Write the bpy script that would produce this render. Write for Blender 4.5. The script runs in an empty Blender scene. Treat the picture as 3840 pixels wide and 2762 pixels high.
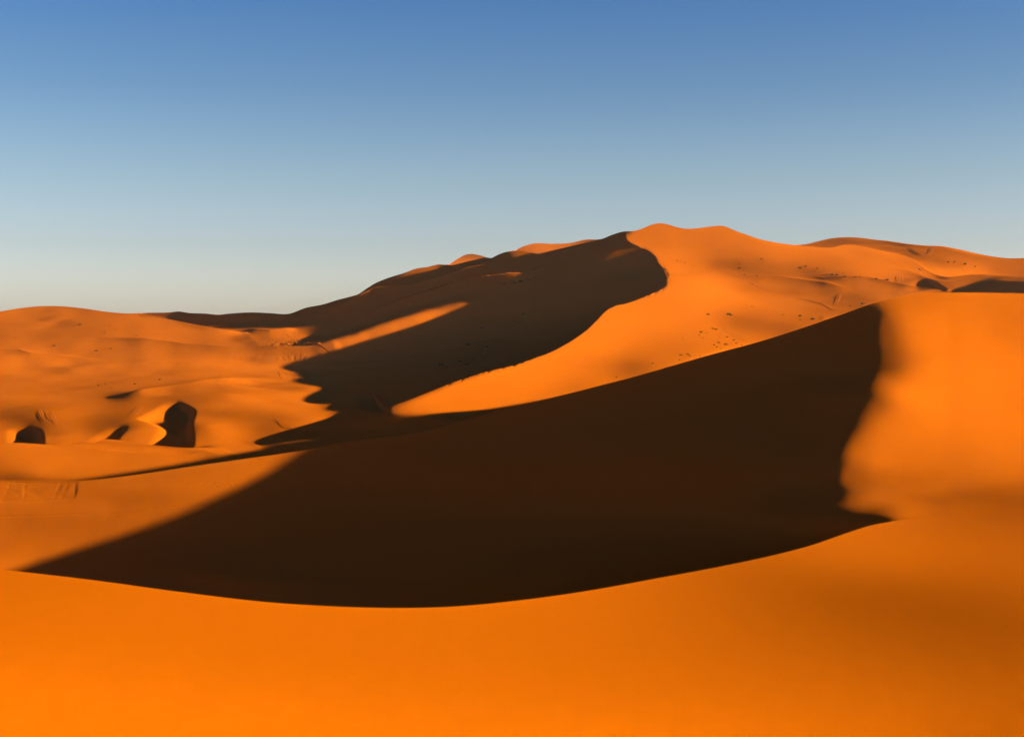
import bpy, math
import numpy as np
C = bpy.context.scene
# ------------------------------------------------------------------ camera, sky, sun
W_PX, H_PX, HORIZON = 3840., 2762., 1260.
FOC = 1920 / math.tan(math.radians(20.))
SUN_AZ, SUN_EL = 10., 12.5                     # degrees behind the +X axis / above the horizon
cam = bpy.data.cameras.new('camera'); cam_o = bpy.data.objects.new('camera', cam); C.collection.objects.link(cam_o)
cam_o.rotation_euler = (math.radians(90), 0, 0); cam.sensor_width = 36; cam.lens = 36 * FOC / W_PX
cam.shift_y = -(H_PX / 2 - HORIZON) / W_PX; cam.clip_end = 30000; cam.clip_start = .1
cam.dof.use_dof = True; cam.dof.focus_distance = 150; cam.dof.aperture_fstop = 3.2
C.camera = cam_o
w = bpy.data.worlds.new('World'); C.world = w; w.use_nodes = True
nt = w.node_tree; bg = nt.nodes['Background']
sky = nt.nodes.new('ShaderNodeTexSky'); sky.sky_type = 'NISHITA'; sky.sun_disc = False
sky.sun_elevation = math.radians(SUN_EL); sky.sun_rotation = math.radians(90 + SUN_AZ)
sky.altitude = 300; sky.air_density = 1.0; sky.dust_density = 2.0; sky.ozone_density = 1.0
# the desert sky deepens quickly with height: per-elevation factors on the Nishita radiance
tcs = nt.nodes.new('ShaderNodeTexCoord'); sx = nt.nodes.new('ShaderNodeSeparateXYZ'); nt.links.new(tcs.outputs['Generated'], sx.inputs[0])
cr = nt.nodes.new('ShaderNodeValToRGB'); nt.links.new(sx.outputs['Z'], cr.inputs['Fac'])
SKYF = [(0., (1.2, 1.26, 1.9)), (.024, (1.12, 1.18, 1.66)), (.063, (.80, .84, 1.13)), (.11, (.62, .71, .90)), (.172, (.38, .54, .78)), (.232, (.235, .44, .76)), (.36, (.10, .13, .40)), (.55, (.045, .04, .17)), (1., (.012, .012, .06))]
while len(cr.color_ramp.elements) < len(SKYF): cr.color_ramp.elements.new(.5)
for e, (pz, f3) in zip(cr.color_ramp.elements, SKYF): e.position = pz
for e, (pz, f3) in zip(cr.color_ramp.elements, SKYF): e.color = (*[x * .347 for x in f3], 1)
vm = nt.nodes.new('ShaderNodeVectorMath'); vm.operation = 'MULTIPLY'; nt.links.new(sky.outputs[0], vm.inputs[0]); nt.links.new(cr.outputs[0], vm.inputs[1])
vs = nt.nodes.new('ShaderNodeVectorMath'); vs.operation = 'SCALE'; vs.inputs['Scale'].default_value = 2; nt.links.new(vm.outputs[0], vs.inputs[0])
nt.links.new(vs.outputs[0], bg.inputs['Color'])

bg.inputs['Strength'].default_value = 0.05
sun = bpy.data.lights.new('sun', 'SUN'); sun.energy = 5.0; sun.angle = math.radians(.53); sun.color = (1, .78, .42)
sun_o = bpy.data.objects.new('sun', sun); C.collection.objects.link(sun_o)
from mathutils import Vector
LDIR = Vector((math.cos(math.radians(SUN_AZ)) * math.cos(math.radians(SUN_EL)), -math.sin(math.radians(SUN_AZ)) * math.cos(math.radians(SUN_EL)), math.sin(math.radians(SUN_EL))))
sun_o.rotation_euler = (-LDIR).to_track_quat('-Z', 'Y').to_euler()
C.view_settings.view_transform = 'Standard'; C.view_settings.look = 'None'; C.view_settings.gamma = 1
C.view_settings.exposure = 2.53
C.cycles.use_denoising = True; C.cycles.max_bounces = 4; C.cycles.diffuse_bounces = 3

# ------------------------------------------------------------------ materials
def mat(name, col, rough=.9):
    m = bpy.data.materials.new(name); m.use_nodes = True; b = m.node_tree.nodes['Principled BSDF']
    b.inputs['Base Color'].default_value = (*col, 1); b.inputs['Roughness'].default_value = rough
    b.inputs['Specular IOR Level'].default_value = .1
    return m, m.node_tree, b
def sand():
    m, t, b = mat('sand', (.5, .16, .02), 1.0); N = t.nodes.new; K = t.links.new
    b.inputs['Specular IOR Level'].default_value = 0.0
    tc = N('ShaderNodeTexCoord')
    n1 = N('ShaderNodeTexNoise'); n1.inputs['Scale'].default_value = .035; n1.inputs['Detail'].default_value = 5; K(tc.outputs['Object'], n1.inputs['Vector'])
    n2 = N('ShaderNodeTexNoise'); n2.inputs['Scale'].default_value = 2.2; n2.inputs['Detail'].default_value = 7; n2.inputs['Roughness'].default_value = .65; K(tc.outputs['Object'], n2.inputs['Vector'])
    mx = N('ShaderNodeMixRGB'); K(n1.outputs['Fac'], mx.inputs['Fac'])
    mx.inputs['Color1'].default_value = (*SAND_A, 1); mx.inputs['Color2'].default_value = (*SAND_B, 1)
    mx2 = N('ShaderNodeMixRGB'); mx2.blend_type = 'MULTIPLY'; mx2.inputs['Fac'].default_value = .10
    K(mx.outputs[0], mx2.inputs['Color1']); K(n2.outputs['Fac'], mx2.inputs['Color2']); K(mx2.outputs[0], b.inputs['Base Color'])
    # wind ripples: bands about 14 cm apart that wander and fade in patches
    mp = N('ShaderNodeMapping'); mp.inputs['Rotation'].default_value = (0, 0, math.radians(-25)); K(tc.outputs['Object'], mp.inputs['Vector'])
    wv = N('ShaderNodeTexWave'); wv.inputs['Scale'].default_value = .314 / .16; wv.inputs['Distortion'].default_value = 5.; wv.inputs['Detail'].default_value = 2
    wv.inputs['Detail Scale'].default_value = .35; K(mp.outputs[0], wv.inputs['Vector'])
    n3 = N('ShaderNodeTexNoise'); n3.inputs['Scale'].default_value = .16; n3.inputs['Detail'].default_value = 3; K(tc.outputs['Object'], n3.inputs['Vector'])
    rp = N('ShaderNodeMapRange'); rp.inputs['From Min'].default_value = .42; rp.inputs['From Max'].default_value = .62; K(n3.outputs['Fac'], rp.inputs['Value'])
    ml = N('ShaderNodeMath'); ml.operation = 'MULTIPLY'; K(wv.outputs['Fac'], ml.inputs[0])
    sp = N('ShaderNodeSeparateXYZ'); K(tc.outputs['Object'], sp.inputs[0]); fl = N('ShaderNodeMapRange'); fl.inputs['From Min'].default_value = 52; fl.inputs['From Max'].default_value = 66
    K(sp.outputs['Y'], fl.inputs['Value']); m2 = N('ShaderNodeMath'); m2.operation = 'MULTIPLY'; K(rp.outputs[0], m2.inputs[0]); K(fl.outputs[0], m2.inputs[1]); K(m2.outputs[0], ml.inputs[1])
    # broad swells of a few metres
    n4 = N('ShaderNodeTexNoise'); n4.inputs['Scale'].default_value = .22; n4.inputs['Detail'].default_value = 4; K(tc.outputs['Object'], n4.inputs['Vector'])
    b1 = N('ShaderNodeBump'); b1.inputs['Distance'].default_value = RIPPLE; K(ml.outputs[0], b1.inputs['Height'])
    b2 = N('ShaderNodeBump'); b2.inputs['Distance'].default_value = .012; K(n2.outputs['Fac'], b2.inputs['Height']); K(b1.outputs[0], b2.inputs['Normal'])
    b3_ = N('ShaderNodeBump'); b3_.inputs['Distance'].default_value = .12; m5 = N('ShaderNodeMath'); m5.operation = 'MULTIPLY'; K(n4.outputs['Fac'], m5.inputs[0]); K(fl.outputs[0], m5.inputs[1]); K(m5.outputs[0], b3_.inputs['Height']); K(b2.outputs[0], b3_.inputs['Normal'])
    K(b3_.outputs[0], b.inputs['Normal'])
    return m
SAND_A = (.31, .0735, .0008); SAND_B = (.345, .087, .0016); RIPPLE = .006
M_SAND = sand()

# ------------------------------------------------------------------ shape tables
PATCH = {'F': (-600, 4500, 240, 1850, 3000, 110), 'M': (-600, 4500, 110, 1050, 2350, 60), 'A': (-600, 1200, 56, 1600, 1860, 16), 'G': (-600, 4500, 64, 790, 1850, 25), 'B': (500, 2600, 64, 820, 1620, 26), 'H': (1550, 2400, 90, 820, 1100, 28), 'K': (2850, 4500, 110, 840, 1100, 26), 'D1': (-20, 890, 26, 1440, 1712, 12), 'D2': (3340, 4000, 30, 990, 1110, 10), 'D3': (2290, 2600, 24, 830, 1120, 14), 'D4': (840, 1300, 26, 1166, 1238, 12), 'D5': (890, 1360, 30, 1244, 1700, 16), 'DM': (2950, 3560, 38, 1090, 2010, 42), 'DB': (1000, 1950, 38, 1090, 1320, 15)}
DETAIL = {'G': ['D1', 'D2', 'D3', 'D4', 'D5'], 'M': ['DM'], 'B': ['DB']}
CURVE = {
 'F': [(-846.6, 2040.2), (-338.6, 2096.1), (0.0, 2133.3), (338.6, 2172.3), (677.2, 2218.0), (1015.9, 2256.9), (1269.8, 2272.2), (1473.0, 2277.2), (1693.1, 2272.2), (1947.1, 2248.5), (2201.1, 2212.9), (2455.0, 2167.2), (2709.0, 2119.8), (2861.4, 2087.6), (2938.1, 2069.4), (3046.0, 2040.0), (3158.8, 2000.8), (3256.9, 1968.9), (3330.4, 1954.2), (3453.0, 1937.0), (3624.7, 1919.9), (3840.0, 1917.4), (4311.3, 1919.9)],
 'M': [(-515.9, 1795.1), (0.0, 1800.9), (298.1, 1802.0), (515.9, 1778.0), (687.8, 1752.2), (928.6, 1717.8), (1146.4, 1686.2), (1300.0, 1657.6), (1576.4, 1618.1), (1805.6, 1555.0), (2138.1, 1473.6), (2361.0, 1417.0), (2625.8, 1340.9), (2880.8, 1269.8), (2985.2, 1236.5), (3156.9, 1177.6), (3279.5, 1135.0), (3353.0, 1117.8), (3436.4, 1100.1), (3573.7, 1096.7), (3840.0, 1099.2), (4358.4, 1104.1)],
 'A': [(-396.8, 1673.8), (0.0, 1663.5), (79.4, 1659.5), (111.1, 1661.9), (158.7, 1665.1), (190.5, 1670.6), (226.2, 1671.8), (269.8, 1661.9), (317.5, 1657.1), (349.2, 1659.5), (388.9, 1646.8), (420.6, 1646.8), (476.2, 1654.0), (555.6, 1665.9), (607.1, 1670.6), (674.6, 1677.0), (730.2, 1678.6), (805.6, 1679.8), (900.0, 1706.0), (1000.0, 1707.0)],
 'S': [(515.9, 1172.1), (607.6, 1191.6), (750.9, 1220.2), (848.3, 1236.3), (917.1, 1246.0), (1000.0, 1252.0), (1080.0, 1268.0), (1160.0, 1292.0), (1250.0, 1335.0), (1350.0, 1415.0), (1440.0, 1520.0), (1464.6, 1535.0), (1467.5, 1526.4), (1490.4, 1514.9), (1530.5, 1501.7), (1587.8, 1477.6), (1702.5, 1431.8), (1817.1, 1394.5), (1931.7, 1368.7), (1989.1, 1348.7), (2022.6, 1336.0), (2046.4, 1328.6), (2081.5, 1313.0), (2110.9, 1296.8), (2145.2, 1277.2), (2184.4, 1250.2), (2213.9, 1225.7), (2238.4, 1201.2), (2262.9, 1174.2), (2287.4, 1154.6), (2311.9, 1144.8), (2341.4, 1139.9), (2380.6, 1127.6), (2410.0, 1115.4), (2444.4, 1100.6), (2478.7, 1085.9), (2500.8, 1071.2), (2507.1, 1044.2)],
 'U': [(2346.8, 904.0), (2358.7, 913.1), (2382.5, 922.2), (2414.3, 931.0), (2434.1, 946.8), (2454.0, 966.7), (2473.8, 988.5), (2493.7, 1010.3), (2505.6, 1036.1)],
 'K': [(2975.4, 917.7), (3034.2, 923.6), (3083.3, 928.5), (3122.5, 927.5), (3156.9, 918.7), (3191.2, 917.7), (3230.4, 922.6), (3279.5, 934.9), (3328.5, 944.7), (3392.3, 959.4), (3426.6, 976.5), (3475.6, 1010.9), (3529.6, 1034.4), (3647.3, 1029.0), (3840.0, 1037.4), (4358.4, 1040.3)],
 'B': [(1673.8, 991.6), (1736.9, 996.7), (1817.1, 983.6), (1845.8, 966.4), (1874.4, 952.0), (1931.7, 939.4), (1938.1, 938.9), (2001.6, 948.4), (2059.1, 961.9), (2096.8, 948.8), (2136.5, 936.9), (2176.2, 925.0), (2215.9, 913.1), (2255.6, 896.0)],
 'sil': [(-515.9, 1199.0), (-172.0, 1183.0), (0.0, 1167.5), (68.8, 1156.0), (172.0, 1146.9), (240.7, 1148.6), (326.7, 1157.8), (401.2, 1168.7), (467.2, 1174.4), (573.2, 1172.1), (636.2, 1170.9), (667.8, 1167.5), (710.8, 1173.2), (773.8, 1175.5), (816.8, 1179.5), (859.8, 1175.5), (951.6, 1171.0), (1014.6, 1173.9), (1083.4, 1176.1), (1146.5, 1153.8), (1212.4, 1140.6), (1266.8, 1124.0), (1324.2, 1109.1), (1341.4, 1103.9), (1370.0, 1085.0), (1404.4, 1063.2), (1450.3, 1043.7), (1519.0, 1022.0), (1564.9, 1005.9), (1605.0, 1000.2), (1645.1, 991.0), (1682.4, 991.0), (1713.9, 971.5), (1742.6, 956.0), (1765.5, 952.0), (1799.9, 957.2), (1845.8, 966.4), (1874.4, 952.0), (1931.7, 939.4), (1934.3, 937.8), (1958.8, 925.1), (1993.2, 914.3), (2076.5, 913.8), (2140.3, 910.4), (2194.2, 898.6), (2258.0, 895.2), (2292.3, 881.4), (2331.6, 869.2), (2385.5, 864.3), (2414.9, 854.0), (2444.4, 842.2), (2471.3, 836.8), (2498.3, 839.7), (2537.5, 851.5), (2562.1, 856.4), (2611.1, 855.9), (2660.1, 849.6), (2716.5, 848.1), (2758.2, 865.2), (2807.3, 882.4), (2838.1, 893.2), (2887.1, 904.9), (2936.2, 913.3), (2975.4, 917.7), (3009.7, 916.7), (3039.2, 911.8), (3073.5, 903.0), (3112.7, 894.2), (3156.9, 889.7), (3230.4, 891.7), (3279.5, 898.1), (3328.5, 903.0), (3402.1, 913.8), (3475.6, 920.6), (3524.7, 922.1), (3598.2, 934.9), (3671.8, 952.0), (3745.3, 964.3), (3789.5, 968.2), (3840.0, 967.7), (4064.1, 971.6), (4407.4, 971.6)],
}
COEF = {
 'F': (7.22e-06, [69,1563,3581,5780,8282,11008,13480,15147,16098,16832,17607,18421,19221,20002,69,1555,3484,5566,7928,10551,13014,14698,15673,16460,17276,18103,18905,19691,69,1548,3387,5351,7571,10086,12538,14245,15253,16093,16947,17784,18589,19381,69,1541,3289,5136,7209,9601,12028,13780,14848,15740,16620,17463,18272,19072,69,1534,3192,4919,6843,9085,11457,13292,14467,15404,16297,17139,17954,18766,69,1529,3097,4704,6471,8543,10849,12785,14074,15056,15967,16810,17635,18463,69,1527,3007,4494,6101,8002,10242,12268,13660,14686,15621,16474,17315,18164,109,1527,2923,4294,5746,7485,9656,11750,13237,14302,15258,16132,16996,17872,185,1530,2847,4108,5413,7001,9099,11235,12810,13912,14884,15786,16679,17587,261,1535,2781,3941,5108,6555,8569,10723,12385,13531,14514,15440,16365,17310,338,1542,2725,3798,4839,6159,8073,10219,11962,13164,14155,15096,16058,17042,417,1548,2678,3685,4611,5822,7622,9732,11541,12804,13803,14759,15760,16783,499,1552,2636,3604,4425,5544,7229,9278,11130,12435,13443,14431,15475,16535,585,1553,2591,3561,4289,5335,6914,8882,10745,12071,13080,14119,15205,16296,678,1553,2532,3553,4212,5205,6692,8558,10401,11738,12739,13831,14953,16067,777,1555,2447,3572,4203,5166,6573,8320,10103,11444,12438,13574,14720,15845,880,1566,2323,3580,4263,5219,6553,8172,9864,11199,12195,13354,14507,15630,985,1598,2157,3483,4370,5346,6615,8113,9692,11005,12018,13175,14313,15421,1086,1668,2101,3327,4481,5517,6739,8134,9588,10866,11914,13035,14137,15217,1178,1737,2174,3268,4572,5700,6901,8217,9564,10817,11880,12928,13978,15017,1260,1794,2262,3260,4628,5861,7070,8335,9603,10829,11874,12842,13831,14822,1334,1852,2358,3283,4641,5969,7218,8455,9664,10840,11857,12767,13694,14631,1401,1912,2454,3328,4638,6035,7346,8575,9735,10851,11832,12698,13564,14443,1466,1976,2550,3385,4632,6080,7461,8694,9811,10863,11803,12631,13438,14258,1529,2040,2644,3446,4628,6117,7571,8812,9888,10876,11774,12564,13312,14074]),
 'M': (1.71e-06, [3580,3687,3796,3906,4018,4132,4249,4368,4487,4606,4724,4839,4951,5058,5158,5250,5342,5430,5520,5536,5437,5235,4984,4722,4466,3629,3734,3840,3947,4056,4167,4281,4397,4514,4631,4747,4860,4969,5072,5169,5259,5338,5424,5520,5558,5480,5318,5122,4919,4719,3679,3781,3884,3988,4094,4202,4313,4426,4541,4656,4770,4881,4987,5086,5180,5267,5333,5418,5520,5579,5522,5401,5261,5117,4973,3728,3828,3928,4029,4132,4237,4345,4455,4567,4680,4793,4902,5005,5100,5191,5277,5329,5414,5520,5598,5561,5484,5400,5315,5230,3777,3875,3972,4070,4170,4272,4377,4484,4594,4705,4816,4923,5023,5114,5203,5288,5325,5415,5520,5614,5598,5566,5540,5514,5489,3827,3921,4016,4112,4208,4307,4409,4513,4621,4730,4839,4944,5041,5127,5217,5299,5325,5421,5522,5626,5630,5650,5682,5716,5753,3877,3968,4060,4153,4247,4342,4441,4542,4647,4755,4862,4965,5059,5140,5233,5309,5332,5433,5529,5628,5658,5736,5825,5920,6023,3927,4015,4104,4194,4285,4378,4473,4572,4674,4779,4885,4986,5077,5152,5252,5317,5350,5451,5541,5619,5686,5827,5970,6129,6300,3976,4062,4149,4235,4323,4413,4505,4601,4701,4804,4908,5007,5096,5166,5273,5320,5373,5470,5551,5627,5742,5923,6118,6343,6586,4026,4110,4193,4277,4362,4448,4537,4630,4727,4828,4930,5028,5115,5185,5295,5324,5399,5490,5561,5670,5823,6025,6270,6563,6884,4077,4157,4237,4318,4400,4484,4570,4660,4754,4853,4953,5050,5135,5207,5314,5334,5423,5504,5589,5745,5917,6130,6425,6792,7194,4127,4204,4282,4360,4439,4519,4603,4690,4781,4877,4976,5071,5155,5229,5327,5351,5449,5520,5648,5834,6020,6236,6586,7032,7517,4177,4251,4326,4401,4477,4555,4636,4720,4809,4902,4999,5093,5172,5251,5338,5372,5466,5560,5724,5927,6130,6341,6754,7284,7855,4228,4299,4370,4443,4516,4592,4670,4752,4837,4927,5022,5114,5185,5269,5351,5390,5493,5624,5799,6018,6240,6444,6931,7551,8208,4278,4346,4415,4484,4555,4628,4704,4783,4866,4953,5044,5135,5193,5288,5356,5408,5553,5693,5870,6098,6329,6528,7118,7836,8575,4329,4394,4459,4526,4595,4665,4739,4816,4896,4980,5067,5156,5207,5301,5359,5456,5618,5761,5938,6161,6380,6591,7318,8139,8954,4379,4441,4504,4568,4634,4703,4774,4849,4927,5008,5091,5175,5221,5307,5395,5522,5679,5827,6001,6212,6415,6671,7542,8461,9343,4430,4489,4548,4610,4674,4741,4811,4884,4960,5038,5116,5183,5233,5343,5456,5588,5740,5891,6063,6257,6445,6779,7800,8801,9738,4481,4536,4593,4651,4713,4779,4848,4920,4995,5071,5146,5202,5290,5413,5522,5653,5800,5954,6125,6306,6482,6916,8093,9154,10135,4531,4584,4637,4693,4753,4818,4886,4958,5031,5106,5181,5250,5364,5485,5590,5717,5861,6018,6190,6367,6553,7100,8417,9515,10529,4582,4631,4682,4735,4794,4857,4925,4997,5070,5145,5223,5309,5436,5557,5661,5783,5924,6084,6261,6450,6680,7350,8760,9876,10918,4632,4678,4726,4778,4834,4897,4965,5038,5112,5188,5272,5377,5509,5629,5733,5851,5989,6152,6341,6559,6870,7660,9098,10229,11297,4682,4725,4770,4820,4875,4938,5007,5081,5157,5236,5327,5448,5583,5703,5807,5921,6057,6225,6431,6695,7115,8007,9415,10569,11666,4731,4772,4815,4862,4917,4979,5050,5126,5205,5290,5390,5522,5659,5780,5884,5995,6130,6303,6533,6859,7398,8364,9710,10894,12022,4779,4818,4859,4905,4958,5022,5095,5174,5256,5350,5463,5600,5738,5860,5964,6074,6207,6388,6648,7046,7699,8722,9998,11206,12364,4827,4864,4904,4948,5001,5065,5141,5225,5311,5412,5536,5681,5823,5944,6048,6158,6291,6479,6776,7251,8001,9062,10286,11508,12693,4874,4910,4948,4991,5043,5110,5189,5277,5369,5478,5610,5766,5913,6035,6137,6248,6381,6579,6917,7468,8297,9381,10576,11803,13010,4918,4956,4993,5035,5087,5156,5240,5332,5430,5546,5687,5855,6009,6132,6232,6345,6479,6688,7072,7696,8588,9687,10866,12093,13317,4962,5000,5038,5079,5132,5203,5292,5389,5493,5618,5770,5949,6110,6235,6334,6450,6586,6807,7240,7933,8877,9985,11158,12382,13614,5002,5044,5083,5124,5178,5253,5347,5448,5560,5695,5860,6048,6217,6345,6443,6564,6701,6938,7424,8181,9165,10280,11451,12670,13905,5040,5088,5128,5170,5226,5305,5405,5510,5630,5778,5957,6151,6328,6461,6562,6690,6831,7086,7628,8442,9455,10576,11745,12958,14190,5075,5130,5174,5216,5276,5360,5466,5575,5706,5871,6060,6255,6441,6580,6685,6830,6988,7257,7856,8720,9752,10874,12041,13247,14473,5107,5170,5220,5263,5330,5418,5529,5645,5792,5973,6166,6358,6552,6698,6806,6980,7188,7459,8115,9016,10058,11177,12340,13537,14754,5134,5208,5265,5312,5387,5481,5597,5719,5889,6081,6270,6458,6659,6810,6920,7131,7450,7707,8413,9335,10375,11487,12643,13830,15035,5157,5242,5310,5363,5448,5550,5672,5802,5993,6187,6369,6552,6754,6906,7023,7275,7791,8024,8756,9677,10705,11804,12950,14127,15318,5177,5272,5354,5416,5509,5623,5753,5893,6095,6284,6456,6632,6827,6980,7114,7400,8230,8450,9152,10043,11048,12131,13264,14427,15603,5192,5295,5394,5470,5567,5691,5833,5981,6181,6362,6523,6687,6871,7027,7186,7484,8772,9077,9608,10433,11405,12467,13584,14732,15891,5204,5310,5420,5512,5612,5742,5899,6049,6236,6410,6559,6715,6892,7058,7242,7534,9251,9829,10109,10844,11776,12814,13912,15042,16182,5213,5316,5423,5529,5637,5764,5934,6081,6249,6426,6571,6724,6899,7078,7289,7578,9296,10353,10612,11272,12161,13171,14249,15358,16478,5220,5318,5418,5526,5636,5754,5927,6071,6225,6405,6559,6715,6896,7091,7322,7676,9239,10662,11083,11707,12557,13540,14594,15682,16779,5226,5317,5415,5516,5621,5729,5890,6035,6180,6362,6533,6694,6884,7095,7341,7833,9287,10857,11502,12141,12963,13919,14948,16012,17084,5230,5317,5415,5514,5619,5716,5858,6005,6149,6328,6505,6668,6866,7090,7360,8002,9404,10999,11866,12562,13375,14307,15311,16349,17395,5234,5320,5418,5515,5621,5712,5836,5982,6128,6301,6478,6643,6845,7079,7391,8154,9541,11123,12178,12965,13788,14704,15683,16693,17710,5238,5324,5420,5518,5624,5716,5825,5964,6109,6276,6450,6619,6825,7077,7452,8301,9688,11247,12450,13346,14199,15107,16062,17043,18031,5242,5330,5425,5524,5629,5723,5822,5952,6092,6251,6420,6593,6806,7087,7537,8449,9842,11381,12693,13704,14606,15514,16448,17399,18355,5246,5338,5433,5531,5635,5732,5825,5943,6077,6226,6388,6565,6791,7110,7636,8597,10001,11525,12918,14041,15006,15924,16840,17760,18683,5251,5345,5441,5539,5642,5742,5830,5937,6061,6200,6356,6537,6779,7142,7743,8748,10162,11678,13133,14363,15399,16335,17235,18124,19014,5256,5353,5450,5548,5651,5751,5837,5933,6046,6175,6324,6508,6769,7180,7853,8901,10318,11836,13343,14674,15786,16747,17632,18491,19348,5261,5361,5459,5558,5660,5759,5843,5929,6031,6149,6291,6479,6761,7221,7964,9055,10469,11995,13552,14978,16170,17158,18031,18860,19683,5266,5368,5468,5568,5669,5767,5848,5925,6016,6123,6258,6450,6754,7264,8076,9209,10618,12156,13761,15280,16551,17569,18430,19229,20018]),
 'A': (4.33e-07, [17372,17428,17488,17558,17641,17741,17857,17983,18111,18234,18347,18449,18534,18602,18651,18689,18725,18765,18813,18866,17395,17448,17504,17568,17645,17738,17848,17968,18089,18205,18314,18414,18502,18576,18633,18681,18727,18780,18838,18901,17419,17469,17521,17579,17649,17735,17839,17953,18067,18177,18281,18378,18470,18551,18616,18672,18731,18795,18864,18937,17443,17489,17537,17590,17653,17732,17830,17936,18044,18148,18247,18342,18436,18524,18598,18664,18734,18810,18891,18973,17466,17509,17554,17602,17658,17729,17820,17920,18022,18120,18214,18307,18402,18497,18580,18656,18739,18827,18918,19010,17488,17529,17570,17614,17664,17726,17809,17905,18001,18094,18184,18276,18372,18470,18561,18650,18746,18846,18947,19048,17510,17549,17588,17628,17673,17725,17801,17893,17985,18073,18160,18251,18347,18447,18545,18646,18755,18867,18977,19087,17530,17567,17605,17643,17684,17731,17799,17886,17975,18058,18145,18236,18331,18430,18532,18647,18769,18891,19009,19126,17548,17585,17622,17659,17698,17744,17805,17885,17970,18051,18140,18233,18328,18424,18526,18654,18788,18918,19043,19165,17563,17602,17638,17675,17714,17761,17816,17891,17974,18053,18148,18246,18341,18433,18532,18671,18813,18949,19079,19205,17575,17616,17655,17691,17731,17778,17829,17902,17984,18066,18171,18276,18374,18464,18556,18700,18845,18983,19116,19246,17584,17628,17670,17707,17746,17792,17843,17919,18002,18094,18211,18325,18432,18525,18611,18742,18882,19021,19155,19286,17587,17637,17683,17723,17759,17799,17853,17932,18019,18123,18251,18376,18499,18593,18681,18793,18926,19062,19195,19327,17585,17642,17694,17737,17770,17799,17855,17936,18023,18136,18273,18414,18567,18662,18747,18849,18974,19105,19237,19367,17577,17643,17703,17751,17781,17799,17856,17936,18020,18134,18267,18421,18611,18725,18794,18904,19025,19151,19280,19408,17563,17638,17707,17763,17795,17802,17858,17940,18019,18128,18251,18405,18598,18764,18849,18960,19076,19198,19323,19449,17542,17626,17706,17772,17811,17808,17862,17945,18021,18125,18243,18392,18585,18794,18914,19017,19127,19244,19366,19491,17514,17608,17699,17776,17825,17814,17869,17953,18025,18124,18241,18389,18591,18824,18968,19070,19176,19289,19409,19532,17479,17582,17684,17773,17831,17823,17874,17957,18027,18121,18241,18389,18598,18848,19009,19115,19220,19332,19451,19573,17437,17549,17661,17762,17832,17834,17877,17959,18030,18123,18245,18393,18604,18860,19032,19149,19258,19371,19491,19613,17390,17508,17628,17743,17832,17848,17881,17967,18035,18134,18256,18398,18604,18855,19039,19172,19289,19407,19529,19653,17336,17460,17587,17714,17824,17868,17894,17979,18054,18161,18269,18397,18595,18839,19035,19185,19314,19439,19564,19692,17278,17406,17537,17672,17806,17894,17894,17984,18070,18183,18278,18393,18582,18818,19024,19191,19333,19466,19597,19729,17215,17346,17479,17619,17774,17926,17897,17989,18075,18192,18280,18385,18570,18799,19011,19191,19346,19488,19626,19764,17149,17282,17416,17557,17718,17924,17923,18003,18084,18189,18275,18380,18564,18785,18998,19188,19355,19507,19653,19797,17078,17214,17350,17487,17637,17825,17963,18029,18107,18201,18278,18387,18565,18776,18988,19184,19360,19522,19676,19827,17005,17144,17281,17415,17544,17655,17913,18080,18144,18229,18292,18402,18572,18773,18981,19180,19364,19534,19696,19855,16929,17072,17212,17344,17463,17568,17876,18079,18156,18239,18308,18422,18583,18775,18978,19178,19366,19543,19713,19879,16851,16999,17143,17278,17402,17542,17845,18057,18149,18243,18327,18444,18599,18782,18978,19177,19368,19551,19728,19901,16770,16925,17076,17220,17361,17541,17832,18053,18133,18245,18347,18468,18618,18792,18982,19177,19371,19558,19741,19921,16688,16852,17012,17169,17335,17548,17831,18082,18159,18255,18368,18493,18638,18805,18988,19180,19373,19564,19752,19938,16606,16779,16951,17126,17318,17554,17833,18086,18189,18279,18393,18518,18659,18819,18996,19184,19377,19570,19762,19953,16522,16707,16893,17088,17305,17558,17833,18078,18209,18307,18420,18544,18681,18835,19006,19189,19381,19576,19772,19967,16439,16636,16838,17053,17293,17559,17830,18068,18224,18335,18448,18570,18704,18852,19017,19196,19386,19582,19780,19979,16356,16566,16784,17021,17281,17557,17826,18060,18234,18362,18478,18597,18726,18869,19028,19203,19391,19588,19789,19991,16273,16496,16731,16988,17268,17554,17821,18053,18244,18388,18508,18624,18748,18886,19039,19210,19396,19594,19798,20003]),
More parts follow.
